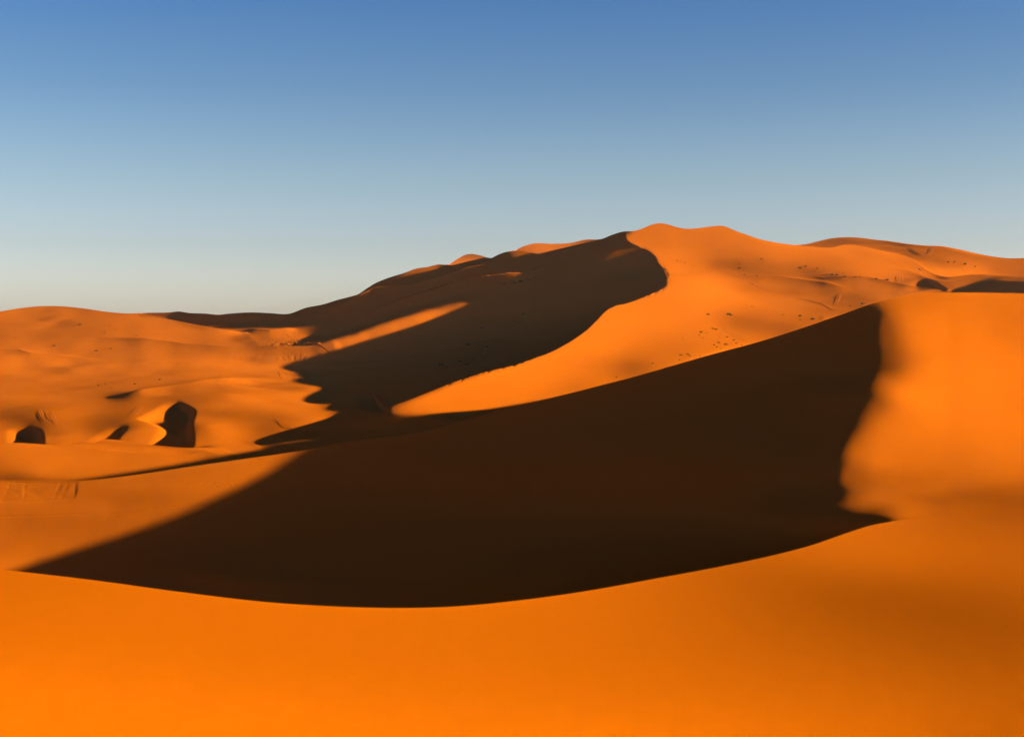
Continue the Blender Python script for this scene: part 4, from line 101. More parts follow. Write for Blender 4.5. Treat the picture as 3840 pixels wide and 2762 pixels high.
 'DB': (2.66e-09, [0,0,0,0,0,0,0,0,0,0,0,0,0,0,0,0,0,0,0,0,0,0,0,0,0,0,0,0,0,0,0,0,0,0,0,0,0,0,0,0,0,0,0,0,0,0,0,0,0,0,0,0,0,0,0,0,0,0,0,0,106,211,364,-210,-1786,2403,-1294,1621,789,-2493,-1001,-721,2132,0,0,0,0,0,0,288,516,972,180,-245,2572,-3183,3098,526,-4352,-4686,3699,5465,0,0,0,0,0,0,512,815,1686,718,1814,927,-2053,4012,-435,-4811,-13230,10749,7953,0,0,0,0,0,0,735,1040,2328,1197,2413,-388,813,3281,-855,-6400,-18161,13494,6494,0,0,0,0,0,0,880,1193,2626,1629,2242,656,2864,1387,-2608,-9310,-10021,13784,4899,0,0,0,0,0,0,809,1374,2532,2149,2507,1640,1366,-481,-2849,-7289,-972,11754,5443,0,0,0,0,0,0,425,1532,2020,2752,2796,1648,970,-516,-1885,-4678,7737,11594,3470,0,0,0,0,0,0,376,1804,1478,2624,2968,1392,664,-2043,1536,8421,16724,7578,943,0,0,0,0,0,0,573,1424,1550,2407,2869,1732,429,-948,9911,18312,11519,3313,1148,0,0,0,0,0,0,174,826,1199,2235,2868,3237,3303,7507,18669,15312,7506,1568,2344,0,0,0,0,0,0,117,688,909,2382,1158,5699,12784,19635,17469,11320,3955,652,3651,0,0,0,0,0,0,289,373,1215,2061,-855,10508,19964,18012,12826,7169,253,913,3322,0,0,0,0,0,0,175,223,1005,-366,3929,18825,18293,14156,10478,3464,927,1643,2465,0,0,0,0,0,0,-57,402,35,281,14576,17785,13757,11911,6166,-1312,1427,2302,1931,0,0,0,0,0,0,-51,455,-57,7832,15584,12023,11369,7089,729,-3851,1083,2699,1652,0,0,0,0,0,0,205,-76,4448,12151,10273,9521,6821,1439,-3630,-4891,521,2726,1407,0,0,0,0,0,0,-106,908,9030,8915,7008,5528,2291,-352,-5254,-4950,13,2486,1238,0,0,0,0,0,0,-685,4400,8086,6185,5437,3411,1916,-804,-5216,-4403,-350,1957,1058,0,0,0,0,0,0,158,4024,4756,3557,2234,-1636,952,-953,-4283,-3499,-511,1353,829,0,0,0,0,0,0,563,1304,890,310,-1101,-3765,72,-838,-2987,-2436,-486,815,571,0,0,0,0,0,0,-184,-648,-401,1186,-1209,-3152,-305,-557,-1686,-1387,-336,403,322,0,0,0,0,0,0,-248,-251,-173,731,-609,-1460,-228,-232,-625,-520,-143,133,119,0,0,0,0,0,0,0,0,0,0,0,0,0,0,0,0,0,0,0,0,0,0,0,0,0,0,0,0,0,0,0,0,0,0,0,0,0,0,0,0,0,0,0,0,0,0,0,0,0,0,0,0,0,0,0,0,0,0,0,0]),
}

class P: pass
PT = {}; n = 0
for k, (u0, u1, du, v0, v1, dv) in PATCH.items():
    p = P(); p.k = k; p.u0, p.v0, p.du, p.dv = u0, v0, du, dv
    p.nu = int(np.ceil((u1 - u0) / du)) + 3; p.nv = int(np.ceil((v1 - v0) / dv)) + 3; m = p.nu * p.nv
    p.c = np.array(COEF[k][1], float) * COEF[k][0]; PT[k] = p
def curve(k):
    c = np.array(CURVE[k]); x, y = c[:, 0], c[:, 1]
    if k in ('S', 'U'): return lambda u: np.interp(u, x, y)
    d = np.diff(y) / np.maximum(np.diff(x), 1e-3); m = np.concatenate([d[:1], (d[:-1] * np.diff(x)[1:] + d[1:] * np.diff(x)[:-1]) / (np.diff(x)[1:] + np.diff(x)[:-1]), d[-1:]])
    def f(u):
        u = np.asarray(u, float); i = np.clip(np.searchsorted(x, u) - 1, 0, len(x) - 2); h = x[i + 1] - x[i]; t = np.clip((u - x[i]) / h, 0, 1)
        return (2 * t ** 3 - 3 * t ** 2 + 1) * y[i] + (t ** 3 - 2 * t ** 2 + t) * h * m[i] + (3 * t ** 2 - 2 * t ** 3) * y[i + 1] + (t ** 3 - t ** 2) * h * m[i + 1]
    return f
cF, cM, cA, cS, cU, cK, cB, cSil = [curve(k) for k in ('F', 'M', 'A', 'S', 'U', 'K', 'B', 'sil')]
def spline(p, u, v):
    x = (u - p.u0) / p.du; y = (v - p.v0) / p.dv
    i = np.clip(np.floor(x).astype(int), 0, p.nu - 4); j = np.clip(np.floor(y).astype(int), 0, p.nv - 4)
    def b3(t): return np.stack([(1 - t) ** 3 / 6, (3 * t ** 3 - 6 * t ** 2 + 4) / 6, (-3 * t ** 3 + 3 * t ** 2 + 3 * t + 1) / 6, t ** 3 / 6], -1)
    wx = b3(np.clip(x - i, -.5, 1.5)); wy = b3(np.clip(y - j, -.5, 1.5)); r = 0
    for a in range(4):
        for b in range(4): r = r + wx[:, a] * wy[:, b] * p.c[(i + a) * p.nv + j + b]
    return r
def depth(k, u, v):
    """distance along +Y of dune surface k on the sight line through (u, v)"""
    u = np.atleast_1d(u).astype(float); v = np.atleast_1d(v).astype(float)
    r = spline(PT[k], u, v)
    if k in DETAIL:
        for d in DETAIL[k]:
            q = PT[d]; m = (u > q.u0) & (u < q.u0 + (q.nu - 3) * q.du) & (v > q.v0) & (v < q.v0 + (q.nv - 3) * q.dv)
            if m.any(): r[m] += spline(q, u[m], v[m])
    return 1 / np.maximum(r, 1e-4)
def point(k, u, v):
    y = depth(k, u, v)[0]; return Vector(((u - 1920) / FOC * y, y, -(v - HORIZON) / FOC * y))
S0, S1 = 516., 2507.
def region(k, u):
    """top and bottom image row of slot k in column u (equal where the slot is empty)"""
    vA = np.where(u < 1000, np.minimum(cA(u), cM(u)), cM(u)); top = np.where(u > 2975.4, np.minimum(cK(u), vA - 20), cSil(u))
    inB = (u > S0) & (u < S1)
    vS = np.where(u <= S0, cSil(u), np.where(u < S1, cS(u), top + .37 * (vA - top)))
    vU = np.where(u < 2339, cSil(u), np.where(u < 2346.8, cSil(u) + (cU(u) - cSil(u)) * (u - 2339) / 7.8, np.where(u < S1, cU(u), top + .35 * (vA - top))))
    if k == 'F': return cF(u), u * 0 + 2900
    if k == 'M': return cM(u), cF(u)
    if k == 'A': return vA, cM(u)
    if k == 'G': return vS, vA
    if k == 'B': return np.where((u > 1673.8) & (u < 2255.5), cB(u), np.where(u <= S0, vS, vU)), vS
    if k == 'H': return cSil(u), np.where((u > 1673.8) & (u < 2255.5), cB(u), cSil(u))
    if k == 'T': return top, np.where(u > 2339, vU, top)
    if k == 'K': return cSil(u), np.where(u > 2975.4, top, cSil(u))
def surface(k, u, v):
    """depth of slot k: T, and B right of the big crest, are the same dune face as G"""
    if k == 'T': return depth('G', u, v)
    if k not in ('B', 'G'): return depth(k, u, v)
    # left of the crossing crest the plain and the valley behind are one slope, blended over a band
    g, b = depth('G', u, v), depth('B', u, v); w_ = 55 * np.clip(np.minimum((1468 - u) / 60, (u - 920) / 60), 0, 1)
    t = np.clip((cS(u) + w_ - v) / np.maximum(2 * w_, 1e-3), 0, 1); t = np.where(w_ > .5, t * t * (3 - 2 * t), float(k == 'B')); mix = 1 / ((1 - t) / g + t / b)
    return np.where(u >= S1, g, np.where((u > 900) & (u < 1470), mix, b if k == 'B' else g))

# ------------------------------------------------------------------ terrain
ROWS = [('F', 90), ('h', 16), ('M', 230), ('h', 16), ('A', 44), ('h', 10), ('G', 230), ('h', 14), ('B', 150), ('h', 8), ('H', 26), ('T', 40), ('h', 10), ('K', 44), ('end', 22)]
US = np.concatenate([np.arange(-560, -60, 20.), np.arange(-60, 3900, 5.), np.arange(3900, 4460, 20.)])
NR = sum(r[1] for r in ROWS); NC = len(US)
YY = np.zeros((NC, NR)); ZZ = np.zeros((NC, NR)); START = {}
r0 = 0; UUm = {}; seg = {}
for k, m in ROWS:
    START.setdefault(k + str(sum(1 for x in START if x[0] == k[0])), r0)
    if k not in ('h', 'end'):
        t, b = region(k, US); x = np.linspace(0, 1, m); s = 1 - (1 - x) ** 1.25
        V = b[:, None] + (t - b)[:, None] * s[None]; U = np.repeat(US[:, None], m, 1)
        y = surface(k, U.ravel(), V.ravel()).reshape(V.shape)
        y = np.maximum.accumulate(y, 1); seg[r0] = (m, (b - t) > 1.0, V, y)
    r0 += m
def zof(v, y): return -(v - HORIZON) / FOC * y
for c in range(NC):
    r0 = 0; ye = None; pend = []
    for k, m in ROWS:
        if k == 'h': pend.append((r0, m))
        elif k != 'end':
            mm, ok, V, y = seg[r0]
            if not ok[c] :
                pend.append((r0, m))
            else:
                yy = y[c].copy(); v = V[c]
                if ye is not None: yy = np.maximum(yy, ye * 1.0002)
                YY[c, r0:r0 + m] = yy; ZZ[c, r0:r0 + m] = zof(v, yy)
                if pend:
                    a0 = pend[0][0]; cnt = (pend[0][1] if len(pend) > 1 else r0 - a0)
                    if len(pend) > 1: YY[c, a0 + cnt:r0] = yy[0]; ZZ[c, a0 + cnt:r0] = ZZ[c, r0]
                    y1, z1, y2, z2 = ye, ze, yy[0], ZZ[c, r0]; gap = y2 - y1
                    s = np.linspace(0, 1, cnt + 2)[1:-1]
                    if gap > .02 * y1:
                        s = s ** 1.4
                        s1 = np.clip(min(sl, z1 / y1) - .10, -.55, .3); s2 = np.clip((ZZ[c, r0 + 1] - z2) / max(yy[1] - y2, 1e-3), -.6, .5)
                        zz = (2 * s ** 3 - 3 * s ** 2 + 1) * z1 + (s ** 3 - 2 * s ** 2 + s) * gap * s1 + (3 * s ** 2 - 2 * s ** 3) * z2 + (s ** 3 - s ** 2) * gap * s2
                        yv = y1 + s * gap; zz = np.minimum(zz, z1 / y1 * yv - .02 * np.minimum(yv - y1, 1)) if gap > .04 * y1 else zz
                    else: yv = y1 + s * gap; zz = z1 + s * (z2 - z1)
                    YY[c, a0:a0 + cnt] = yv; ZZ[c, a0:a0 + cnt] = zz; pend = []
                ye = YY[c, r0 + m - 1]; ze = ZZ[c, r0 + m - 1]; sl = (ze - ZZ[c, r0 + m - 2]) / max(ye - YY[c, r0 + m - 2], 1e-3)
        r0 += m
    a0 = NR - 22; cnt = 22
    for q, m in pend: YY[c, q:q + m] = ye; ZZ[c, q:q + m] = ze
    s = np.linspace(0, 1, cnt + 1)[1:]
    yv = ye + 2100 * s ** 3.2 + 60 * s
    drop = ze + 16; d = yv - ye
    YY[c, a0:] = yv; ZZ[c, a0:] = ze - drop * (1 - np.exp(-d * .42 / max(drop, 4)))
# ------------------------------------------------------------------ small relief in the sand
RG = np.random.RandomState(4); LAT = RG.rand(256, 256)
def vn(x, y):
    xi = np.floor(x).astype(int); yi = np.floor(y).astype(int); fx = x - xi; fy = y - yi
    fx = fx * fx * (3 - 2 * fx); fy = fy * fy * (3 - 2 * fy); g = lambda a, b: LAT[a % 256, b % 256]
    return (g(xi, yi) * (1 - fx) + g(xi + 1, yi) * fx) * (1 - fy) + (g(xi, yi + 1) * (1 - fx) + g(xi + 1, yi + 1) * fx) * fy
def sm(x, a, b): t = np.clip((x - a) / (b - a), 0, 1); return t * t * (3 - 2 * t)
UU = np.repeat(US[:, None], NR, 1); VVg = HORIZON - ZZ / YY * FOC
XXg = (UU - 1920) / FOC * YY
def slot(k):
    r = 0
    for q, m in ROWS:
        if q == k: return slice(r, r + m)
        r += m
dZ = np.zeros_like(ZZ)
# M: slumped sheet of sand below the lip at the left, a long crease, footprints
s = slot('M'); u, v, x = UU[:, s], VVg[:, s], XXg[:, s]
edge_r = 292 - (v - 1803) * .12 + 5 * vn(v / 9, v * 0); edge_b = np.interp(u, [-60, 0, 140, 260, 292], [1872, 1884, 1884, 1874, 1866]) + 5 * (vn(u / 26, u * 0 + 3) - .5)
msk = sm(edge_r - u, 0, 7) * sm(edge_b - v, 0, 5) * sm(v - cM(u), 1, 5)
rough = vn(u / 34 + v / 60, v / 16) * .6 + vn(u / 13 + v / 30, v / 9 + 40) * .4 - .5
gully = np.zeros_like(u)
for gu, sl in ((38, -.45), (92, -.12), (228, -.5), (250, -.35)): gully += np.exp(-((u - gu - 6 * vn(v / 10, v * 0 + gu) - sl * (v - 1805)) / 4.5) ** 2)
dZ[:, s] += msk * (-.032 + .05 * rough - .018 * gully)
cr_ = np.interp(u, [-60, 0, 150, 400, 520, 640, 760], [1937, 1935, 1932, 1922, 1910, 1899, 1889]) + 2 * vn(u / 30, u * 0 + 9)
dZ[:, s] -= .035 * np.exp(-((v - cr_) / 4.) ** 2) * sm(900 - u, 0, 200) * (.5 + vn(u / 18, u * 0 + 5)); dZ[:, s] += .03 * sm(v - cr_, -2, 8) * sm(60 - (v - cr_), 0, 55) * sm(900 - u, 0, 200)
for pu, pv, a in ((758, 1811, .8), (768, 1808, 1), (784, 1812, .8), (802, 1809, 1), (812, 1823, 1.2), (822, 1813, .8), (862, 1822, 1), (700, 1813, .6), (716, 1812, .6), (745, 1806, .6), (880, 1818, .8), (690, 1815, .4), (728, 1810, .5)):
    d2 = ((u - pu) / 9) ** 2 + ((v - pv) / 3.6) ** 2; dZ[:, s] += a * (.04 * np.exp(-d2 * .5) - .09 * np.exp(-d2 * 1.3))
for q in range(20):
    pu = 3545 + q * 15.2 + 3 * RG.rand(); pv = 1340 + (pu - 3545) * .41 + 5 * RG.rand() - 2
    dZ[:, s] -= .03 * np.exp(-((u - pu) / 5) ** 2 - ((v - pv) / 2.2) ** 2)
cl = np.interp(u, [3170, 3250, 3330, 3410, 3500, 3640, 3840, 3960], [1775, 1800, 1825, 1850, 1872, 1898, 1917, 1930])
dZ[:, s] += .012 * sm(cl - v, -5, 3) * sm(30 - (cl - v), 0, 28) * sm(u - 3190, 0, 60) * (1 - sm(u, 3560, 3740))
# rippled, slightly lumpy crest of the right dune
cm = cM(u); dZ[:, s] += .02 * (vn(u / 14, u * 0 + 30) - .5) * np.exp(-(v - cm) / 6.) * sm(u - 3350, 0, 60)
# G: slip chutes cut into the knife edge of the big dune
s = slot('G'); u, v = UU[:, s], VVg[:, s]; d = v - cS(u)
amp = sm(u - 1560, 0, 90) * (1 - sm(u, 1960, 2010)) + sm(u, 2030, 2080) * (1 - sm(u, 2120, 2150)) * .4 + sm(u, 2150, 2290) * (1 - sm(u, 2490, 2505)) * .9
w1 = u + d * .75; ph = w1 / 22. + 7. * vn(w1 / 70, w1 * 0 + 1); pz = ph - np.floor(ph); pick = vn(np.floor(ph) * 1.7 + .5, np.floor(ph) * 0 + 60)
dZ[:, s] -= (u > 1400) * (u < S1) * amp * .17 * (.3 + vn(np.floor(ph) * 2.3 + .5, np.floor(ph) * 0 + 90)) * np.exp(-((pz - .5) / .13) ** 2) * np.exp(-np.clip(d, 0, 99) / 9.) * sm(pick, .3, .6)
s = slot('T'); u, v = UU[:, s], VVg[:, s]; d = cU(u) - v
dZ[:, s] -= (u > 2400) * (u < S1) * .35 * np.exp(-(((u + d) / 13. % 1 - .5) / .2) ** 2) * np.exp(-np.clip(d, 0, 99) / 6.)
# small sharp crests: a gentle rise on the near side, a quick drop beyond
CREST = [('G', .6, 26, 5, [(395, 1490), (487, 1479), (573, 1464), (659, 1451), (716, 1443), (802, 1428), (888, 1421), (974, 1423)]),
 ('G', .95, 18, 4, [(344, 1268), (458, 1271), (573, 1285), (688, 1302), (860, 1315), (1003, 1315), (1146, 1311), (1261, 1296)]),
 ('G', .5, 12, 4, [(-100, 1309), (0, 1309), (69, 1311), (115, 1324), (200, 1330), (287, 1341), (400, 1352)]),
 ('G', .55, 16, 4, [(120, 1378), (260, 1382), (420, 1374), (560, 1366), (740, 1370), (900, 1378)]),
 ('G', .7, 12, 3, [(900, 1232), (958, 1243), (1010, 1247), (1060, 1240), (1120, 1232)]),
 ('A', .12, 14, 3, [(223, 1671), (344, 1685), (504, 1700), (705, 1706), (762, 1692), (831, 1698), (920, 1716)]),
 ('B', .8, 26, 4, [(1180, 1372), (1297, 1374), (1455, 1362), (1654, 1330), (1800, 1290), (1950, 1255)]),
 ('B', .6, 22, 4, [(1200, 1408), (1300, 1406), (1450, 1396), (1650, 1375), (1850, 1330)]),
 ('B', 1.5, 26, 5, [(1180, 1170), (1290, 1150), (1400, 1100), (1560, 1080), (1720, 1032), (1900, 975)]),
 ('B', 1.5, 28, 4, [(1330, 1200), (1480, 1150), (1700, 1085), (1800, 1062), (1950, 1040), (2060, 985)]),
 ('G', .5, 14, 4, [(3030, 1028), (3092, 1044), (3178, 1042), (3260, 1046), (3370, 1068), (3444, 1077), (3537, 1084), (3611, 1091)]),
 ('G', .30, 22, 6, [(2740, 1010), (2850, 1025), (2960, 1043), (3080, 1060), (3200, 1085)])]
for k, kk, h, wn, wf, pts in [(a[0], b, *a[1:]) for a in CREST for b in ('GB' if a[0] in 'GB' else a[0])]:
    s = slot(kk); u, v = UU[:, s], VVg[:, s]; q = np.array(pts, float); l = np.interp(u, q[:, 0], q[:, 1]) + 1.5 * vn(u / 40, u * 0 + 70); L_ = q[-1, 0] - q[0, 0]
    e = sm(u, q[0, 0], q[0, 0] + .25 * L_) * (1 - sm(u, q[-1, 0] - .25 * L_, q[-1, 0]))
    if q[0, 0] < -50: e = 1 - sm(u, q[-1, 0] - .25 * L_, q[-1, 0])
    if kk != k: e = e * (u > 925) * (u < 1466)
    elif k == 'B': e = e * np.where(u > 1466, sm(cS(u) - v, 2, 30), 1)
    dZ[:, s] += (u > q[0, 0]) * (u < q[-1, 0]) * e * h * np.where(v > l, np.exp(-(v - l) / wn), np.exp(-(l - v) / wf))
# wind-scooped hollows: steep right wall, shaded floor, lit left bank
HOLLOW = [(.42, [1598, 1606, 1630, 1700], [110, 84, 78, 76], [120, 148, 158, 166]), (.30, [1600, 1612, 1640, 1660], [462, 446, 400, 380], [476, 470, 446, 430]),
 (.55, [1516, 1535, 1545, 1560, 1570, 1577, 1585, 1602, 1622, 1645, 1670, 1700], [674, 634, 616, 584, 562, 590, 615, 645, 643, 625, 607, 600], [678, 726, 728, 724, 720, 718, 717, 716, 720, 724, 720, 718])]
s = slot('G'); u, v = UU[:, s], VVg[:, s]
for dp, vv, ul, ur in HOLLOW:
    a = np.interp(v, vv, ul); b = np.interp(v, vv, ur)
    dZ[:, s] -= dp * sm(u - a + 62, 0, 92) * sm(b + 10 - u, 0, 34) * sm(v, vv[0] - 10, vv[0] + 14)
# crumbly, trampled floor of the small bowl on the left
s = slot('G'); u, v = UU[:, s], VVg[:, s]
mk = np.exp(-((u - 1085) / 75) ** 2 - ((v - 1296 + (u - 1085) * .08) / 14) ** 2)
dZ[:, s] += mk * .33 * (vn(u / 9, v / 4.) + .6 * vn(u / 5, v / 2.5 + 20) - .8)
s = slot('G'); u, v = UU[:, s], VVg[:, s]
dZ[:, s] -= .42 * sm(u - np.interp(v, [1046, 1052, 1065, 1080], [3478, 3466, 3455, 3440]) + 60, 0, 75) * sm(np.interp(v, [1046, 1052, 1065, 1080], [3486, 3502, 3522, 3548]) + 8 - u, 0, 24) * sm(v, 1042, 1052) * sm(1098 - v, 0, 14)
# swell that catches the light across the shaded flank
for k in 'BG':
    s = slot(k); u, v = UU[:, s], VVg[:, s]; l = np.interp(u, [1000, 1200, 1300, 1500, 1700, 1820, 1900], [1338, 1308, 1282, 1226, 1165, 1118, 1090])
    dZ[:, s] += (u < 1880) * 1.7 * sm(1860 - u, 0, 480) * sm(u, 980, 1420) * np.exp(-((v - l) / 28.) ** 2)
    dZ[:, s] -= .9 * np.exp(-((u - 1435) / 85.) ** 2 - ((v - 1500) / 32.) ** 2) * (sm(1467 - u, 0, 26) if k == 'G' else 1)
# floor of the near bowl sinks toward the foreground rim
s = slot('M'); u, v = UU[:, s], VVg[:, s]; dZ[:, s] -= 1.1 * sm(v - cF(u) + 90, 0, 90) * sm(u, 500, 900) * (1 - sm(u, 1700, 2100))
# low rolling relief
for k, a in (('G', 1.), ('A', .5), ('B', 1.), ('K', 1.2), ('T', .8)):
    s = slot(k); xw, yw = XXg[:, s], YY[:, s]; u, v = UU[:, s], VVg[:, s]; t_, b_ = region(k, US); join = (u > 925) * (u < 1466); ed = np.maximum(sm(v - t_[:, None], 0, 14), join * (k == 'G')) * np.maximum(sm(b_[:, None] - v, 0, 10), join * (k == 'B'))
    calm = 1 - .75 * (k == 'G') * sm(u, 1500, 1900) * (1 - sm(u, 2500, 2700))
    calm = calm * (1 + .6 * (k == 'G') * (1 - sm(u, 1100, 1400)))
    dZ[:, s] += a * ed * calm * (.32 * (vn(xw / 13 + 50, yw / 24) - .5) + .13 * (vn(xw / 5 + yw / 17 + 90, yw / 11) - .5))
ZZ += dZ

# close the ring of columns round the camera: the same rows carried on from the frame's edges and blended behind it
aL, aR = math.atan((US[0] - 1920) / FOC), math.atan((US[-1] - 1920) / FOC)
X = (US[:, None] - 1920) / FOC * YY
NB = 90
ph = np.linspace(aR, 2 * math.pi + aL, NB + 2)[1:-1]; tt = np.linspace(0, 1, NB + 2)[1:-1]; tt = np.clip((tt - .2) / .6, 0, 1); tt = tt * tt * (3 - 2 * tt)
RL = YY[0] / math.cos(aL); RR = YY[-1] / math.cos(aR)
R_ = RR[None] * (1 - tt[:, None]) + RL[None] * tt[:, None]; Zb = ZZ[-1][None] * (1 - tt[:, None]) + ZZ[0][None] * tt[:, None]
X = np.concatenate([X, R_ * np.sin(ph)[:, None]]); Yc = np.concatenate([YY, R_ * np.cos(ph)[:, None]]); Z = np.concatenate([ZZ, Zb]); NCC = NC + NB
CO = np.stack([X, Yc, Z], -1)
gx = np.roll(CO, -1, 0) - np.roll(CO, 1, 0); gy = np.empty_like(CO); gy[:, 1:-1] = CO[:, 2:] - CO[:, :-2]; gy[:, 0] = CO[:, 1] - CO[:, 0]; gy[:, -1] = CO[:, -1] - CO[:, -2]
NO = np.cross(gx, gy); NO /= np.maximum(np.linalg.norm(NO, axis=-1, keepdims=True), 1e-12)
def sheet(name, ra, rb, centre=False):
    nr = rb - ra + 1; co = CO[:, ra:rb + 1].reshape(-1, 3); no = NO[:, ra:rb + 1].reshape(-1, 3)
    i = np.arange(NCC)[:, None]; j = np.arange(nr - 1)[None]; i2 = (i + 1) % NCC
    q = np.stack([i * nr + j, i2 * nr + j, i2 * nr + j + 1, i * nr + j + 1], -1).reshape(-1, 4)
    faces = q
    me = bpy.data.meshes.new(name); nf = len(faces); extra = 0
    if centre:
        co = np.concatenate([co, [[0, 0, float(CO[:, ra, 2].mean())]]]); no = np.concatenate([no, [[0, 0, 1.]]]); ci = len(co) - 1
        ii = np.arange(NCC); tri = np.stack([np.full(NCC, ci), ((ii + 1) % NCC) * nr, ii * nr], -1)
    me.vertices.add(len(co)); me.vertices.foreach_set('co', co.astype(np.float32).ravel())
    lv = faces.ravel(); ls = np.arange(nf) * 4
    if centre: ls = np.concatenate([ls, nf * 4 + np.arange(NCC) * 3]); lv = np.concatenate([lv, tri.ravel()])
    me.loops.add(len(lv)); me.loops.foreach_set('vertex_index', lv.astype(np.int32))
    me.polygons.add(len(ls)); me.polygons.foreach_set('loop_start', ls.astype(np.int32))
    me.update(calc_edges=True)
    me.polygons.foreach_set('use_smooth', np.ones(len(ls), bool))
    me.materials.append(M_SAND)
    o = bpy.data.objects.new(name, me); C.collection.objects.link(o); o['kind'] = 'structure'
    return o
a1 = 90 + 8; a2 = 90 + 16 + 230 + 8
t0 = sheet('foreground_terrain', 0, a1, True)
t1 = sheet('middle_dune_terrain', a1, a2)
t2 = sheet('great_dune_terrain', a2, NR - 1)
# ------------------------------------------------------------------ air
def haze():
    me = bpy.data.meshes.new('haze'); x, z0, z1 = HAZE_R, -26., 34.
    v = [(sx * x, sy * x, z) for z in (z0, z1) for sx, sy in ((-1, -1), (1, -1), (1, 1), (-1, 1))]
    me.from_pydata(v, [], [(3, 2, 1, 0), (4, 5, 6, 7), (0, 1, 5, 4), (1, 2, 6, 5), (2, 3, 7, 6), (3, 0, 4, 7)])
    m = bpy.data.materials.new('haze_air'); m.use_nodes = True; t = m.node_tree; t.nodes.clear()
    out = t.nodes.new('ShaderNodeOutputMaterial'); pv = t.nodes.new('ShaderNodeVolumePrincipled')
    pv.inputs['Color'].default_value = (.84, .88, 1, 1); pv.inputs['Density'].default_value = HAZE_D; pv.inputs['Anisotropy'].default_value = .2
    t.links.new(pv.outputs[0], out.inputs['Volume']); me.materials.append(m)
    o = bpy.data.objects.new('haze', me); C.collection.objects.link(o); o['kind'] = 'stuff'
HAZE_R, HAZE_D = 2300., .00005
haze()
# ------------------------------------------------------------------ wheel tracks pressed into the sand
CROP = {'1': (0, 1050, 1300 / 2268), '2': (900, 850, 1300 / 2268), '3': (1900, 750, 1100 / 2243), '4': (2740, 800, 1100 / 2243)}
def px(k, x, y): a = CROP[k]; return a[0] + x * a[2], a[1] + y * a[2]
def which(u, v):
    """slot whose dune face is seen at image point (u, v)"""
    ua = np.array([float(u)])
    for k in ('F', 'M', 'A', 'G', 'B', 'H', 'T', 'K'):
        t, b = region(k, ua)
        if t[0] <= v < b[0]: return k
    return 'G'
VF = HORIZON - ZZ / YY * FOC
def seen(u, v, k=None):
    """the point of the finished sand surface seen at (u, v), and its normal"""
    k = k or which(u, v); sl_ = slot(k); c = int(np.clip(np.searchsorted(US, u), 1, NC - 1)); f = (u - US[c - 1]) / (US[c] - US[c - 1]); P_ = []
    for q in (c - 1, c):
        col = VF[q, sl_]; j = np.nonzero((col[:-1] >= v) & (col[1:] < v))[0]
        j = int(j[0]) if len(j) else int(np.abs(col[:-1] - v).argmin())
        g = float(np.clip((col[j] - v) / max(col[j] - col[j + 1], 1e-6), 0, 1)); j += sl_.start
        P_.append((CO[q, j] * (1 - g) + CO[q, j + 1] * g, NO[q, j]))
    return Vector(P_[0][0] * (1 - f) + P_[1][0] * f), Vector(P_[0][1] * (1 - f) + P_[1][1] * f).normalized()
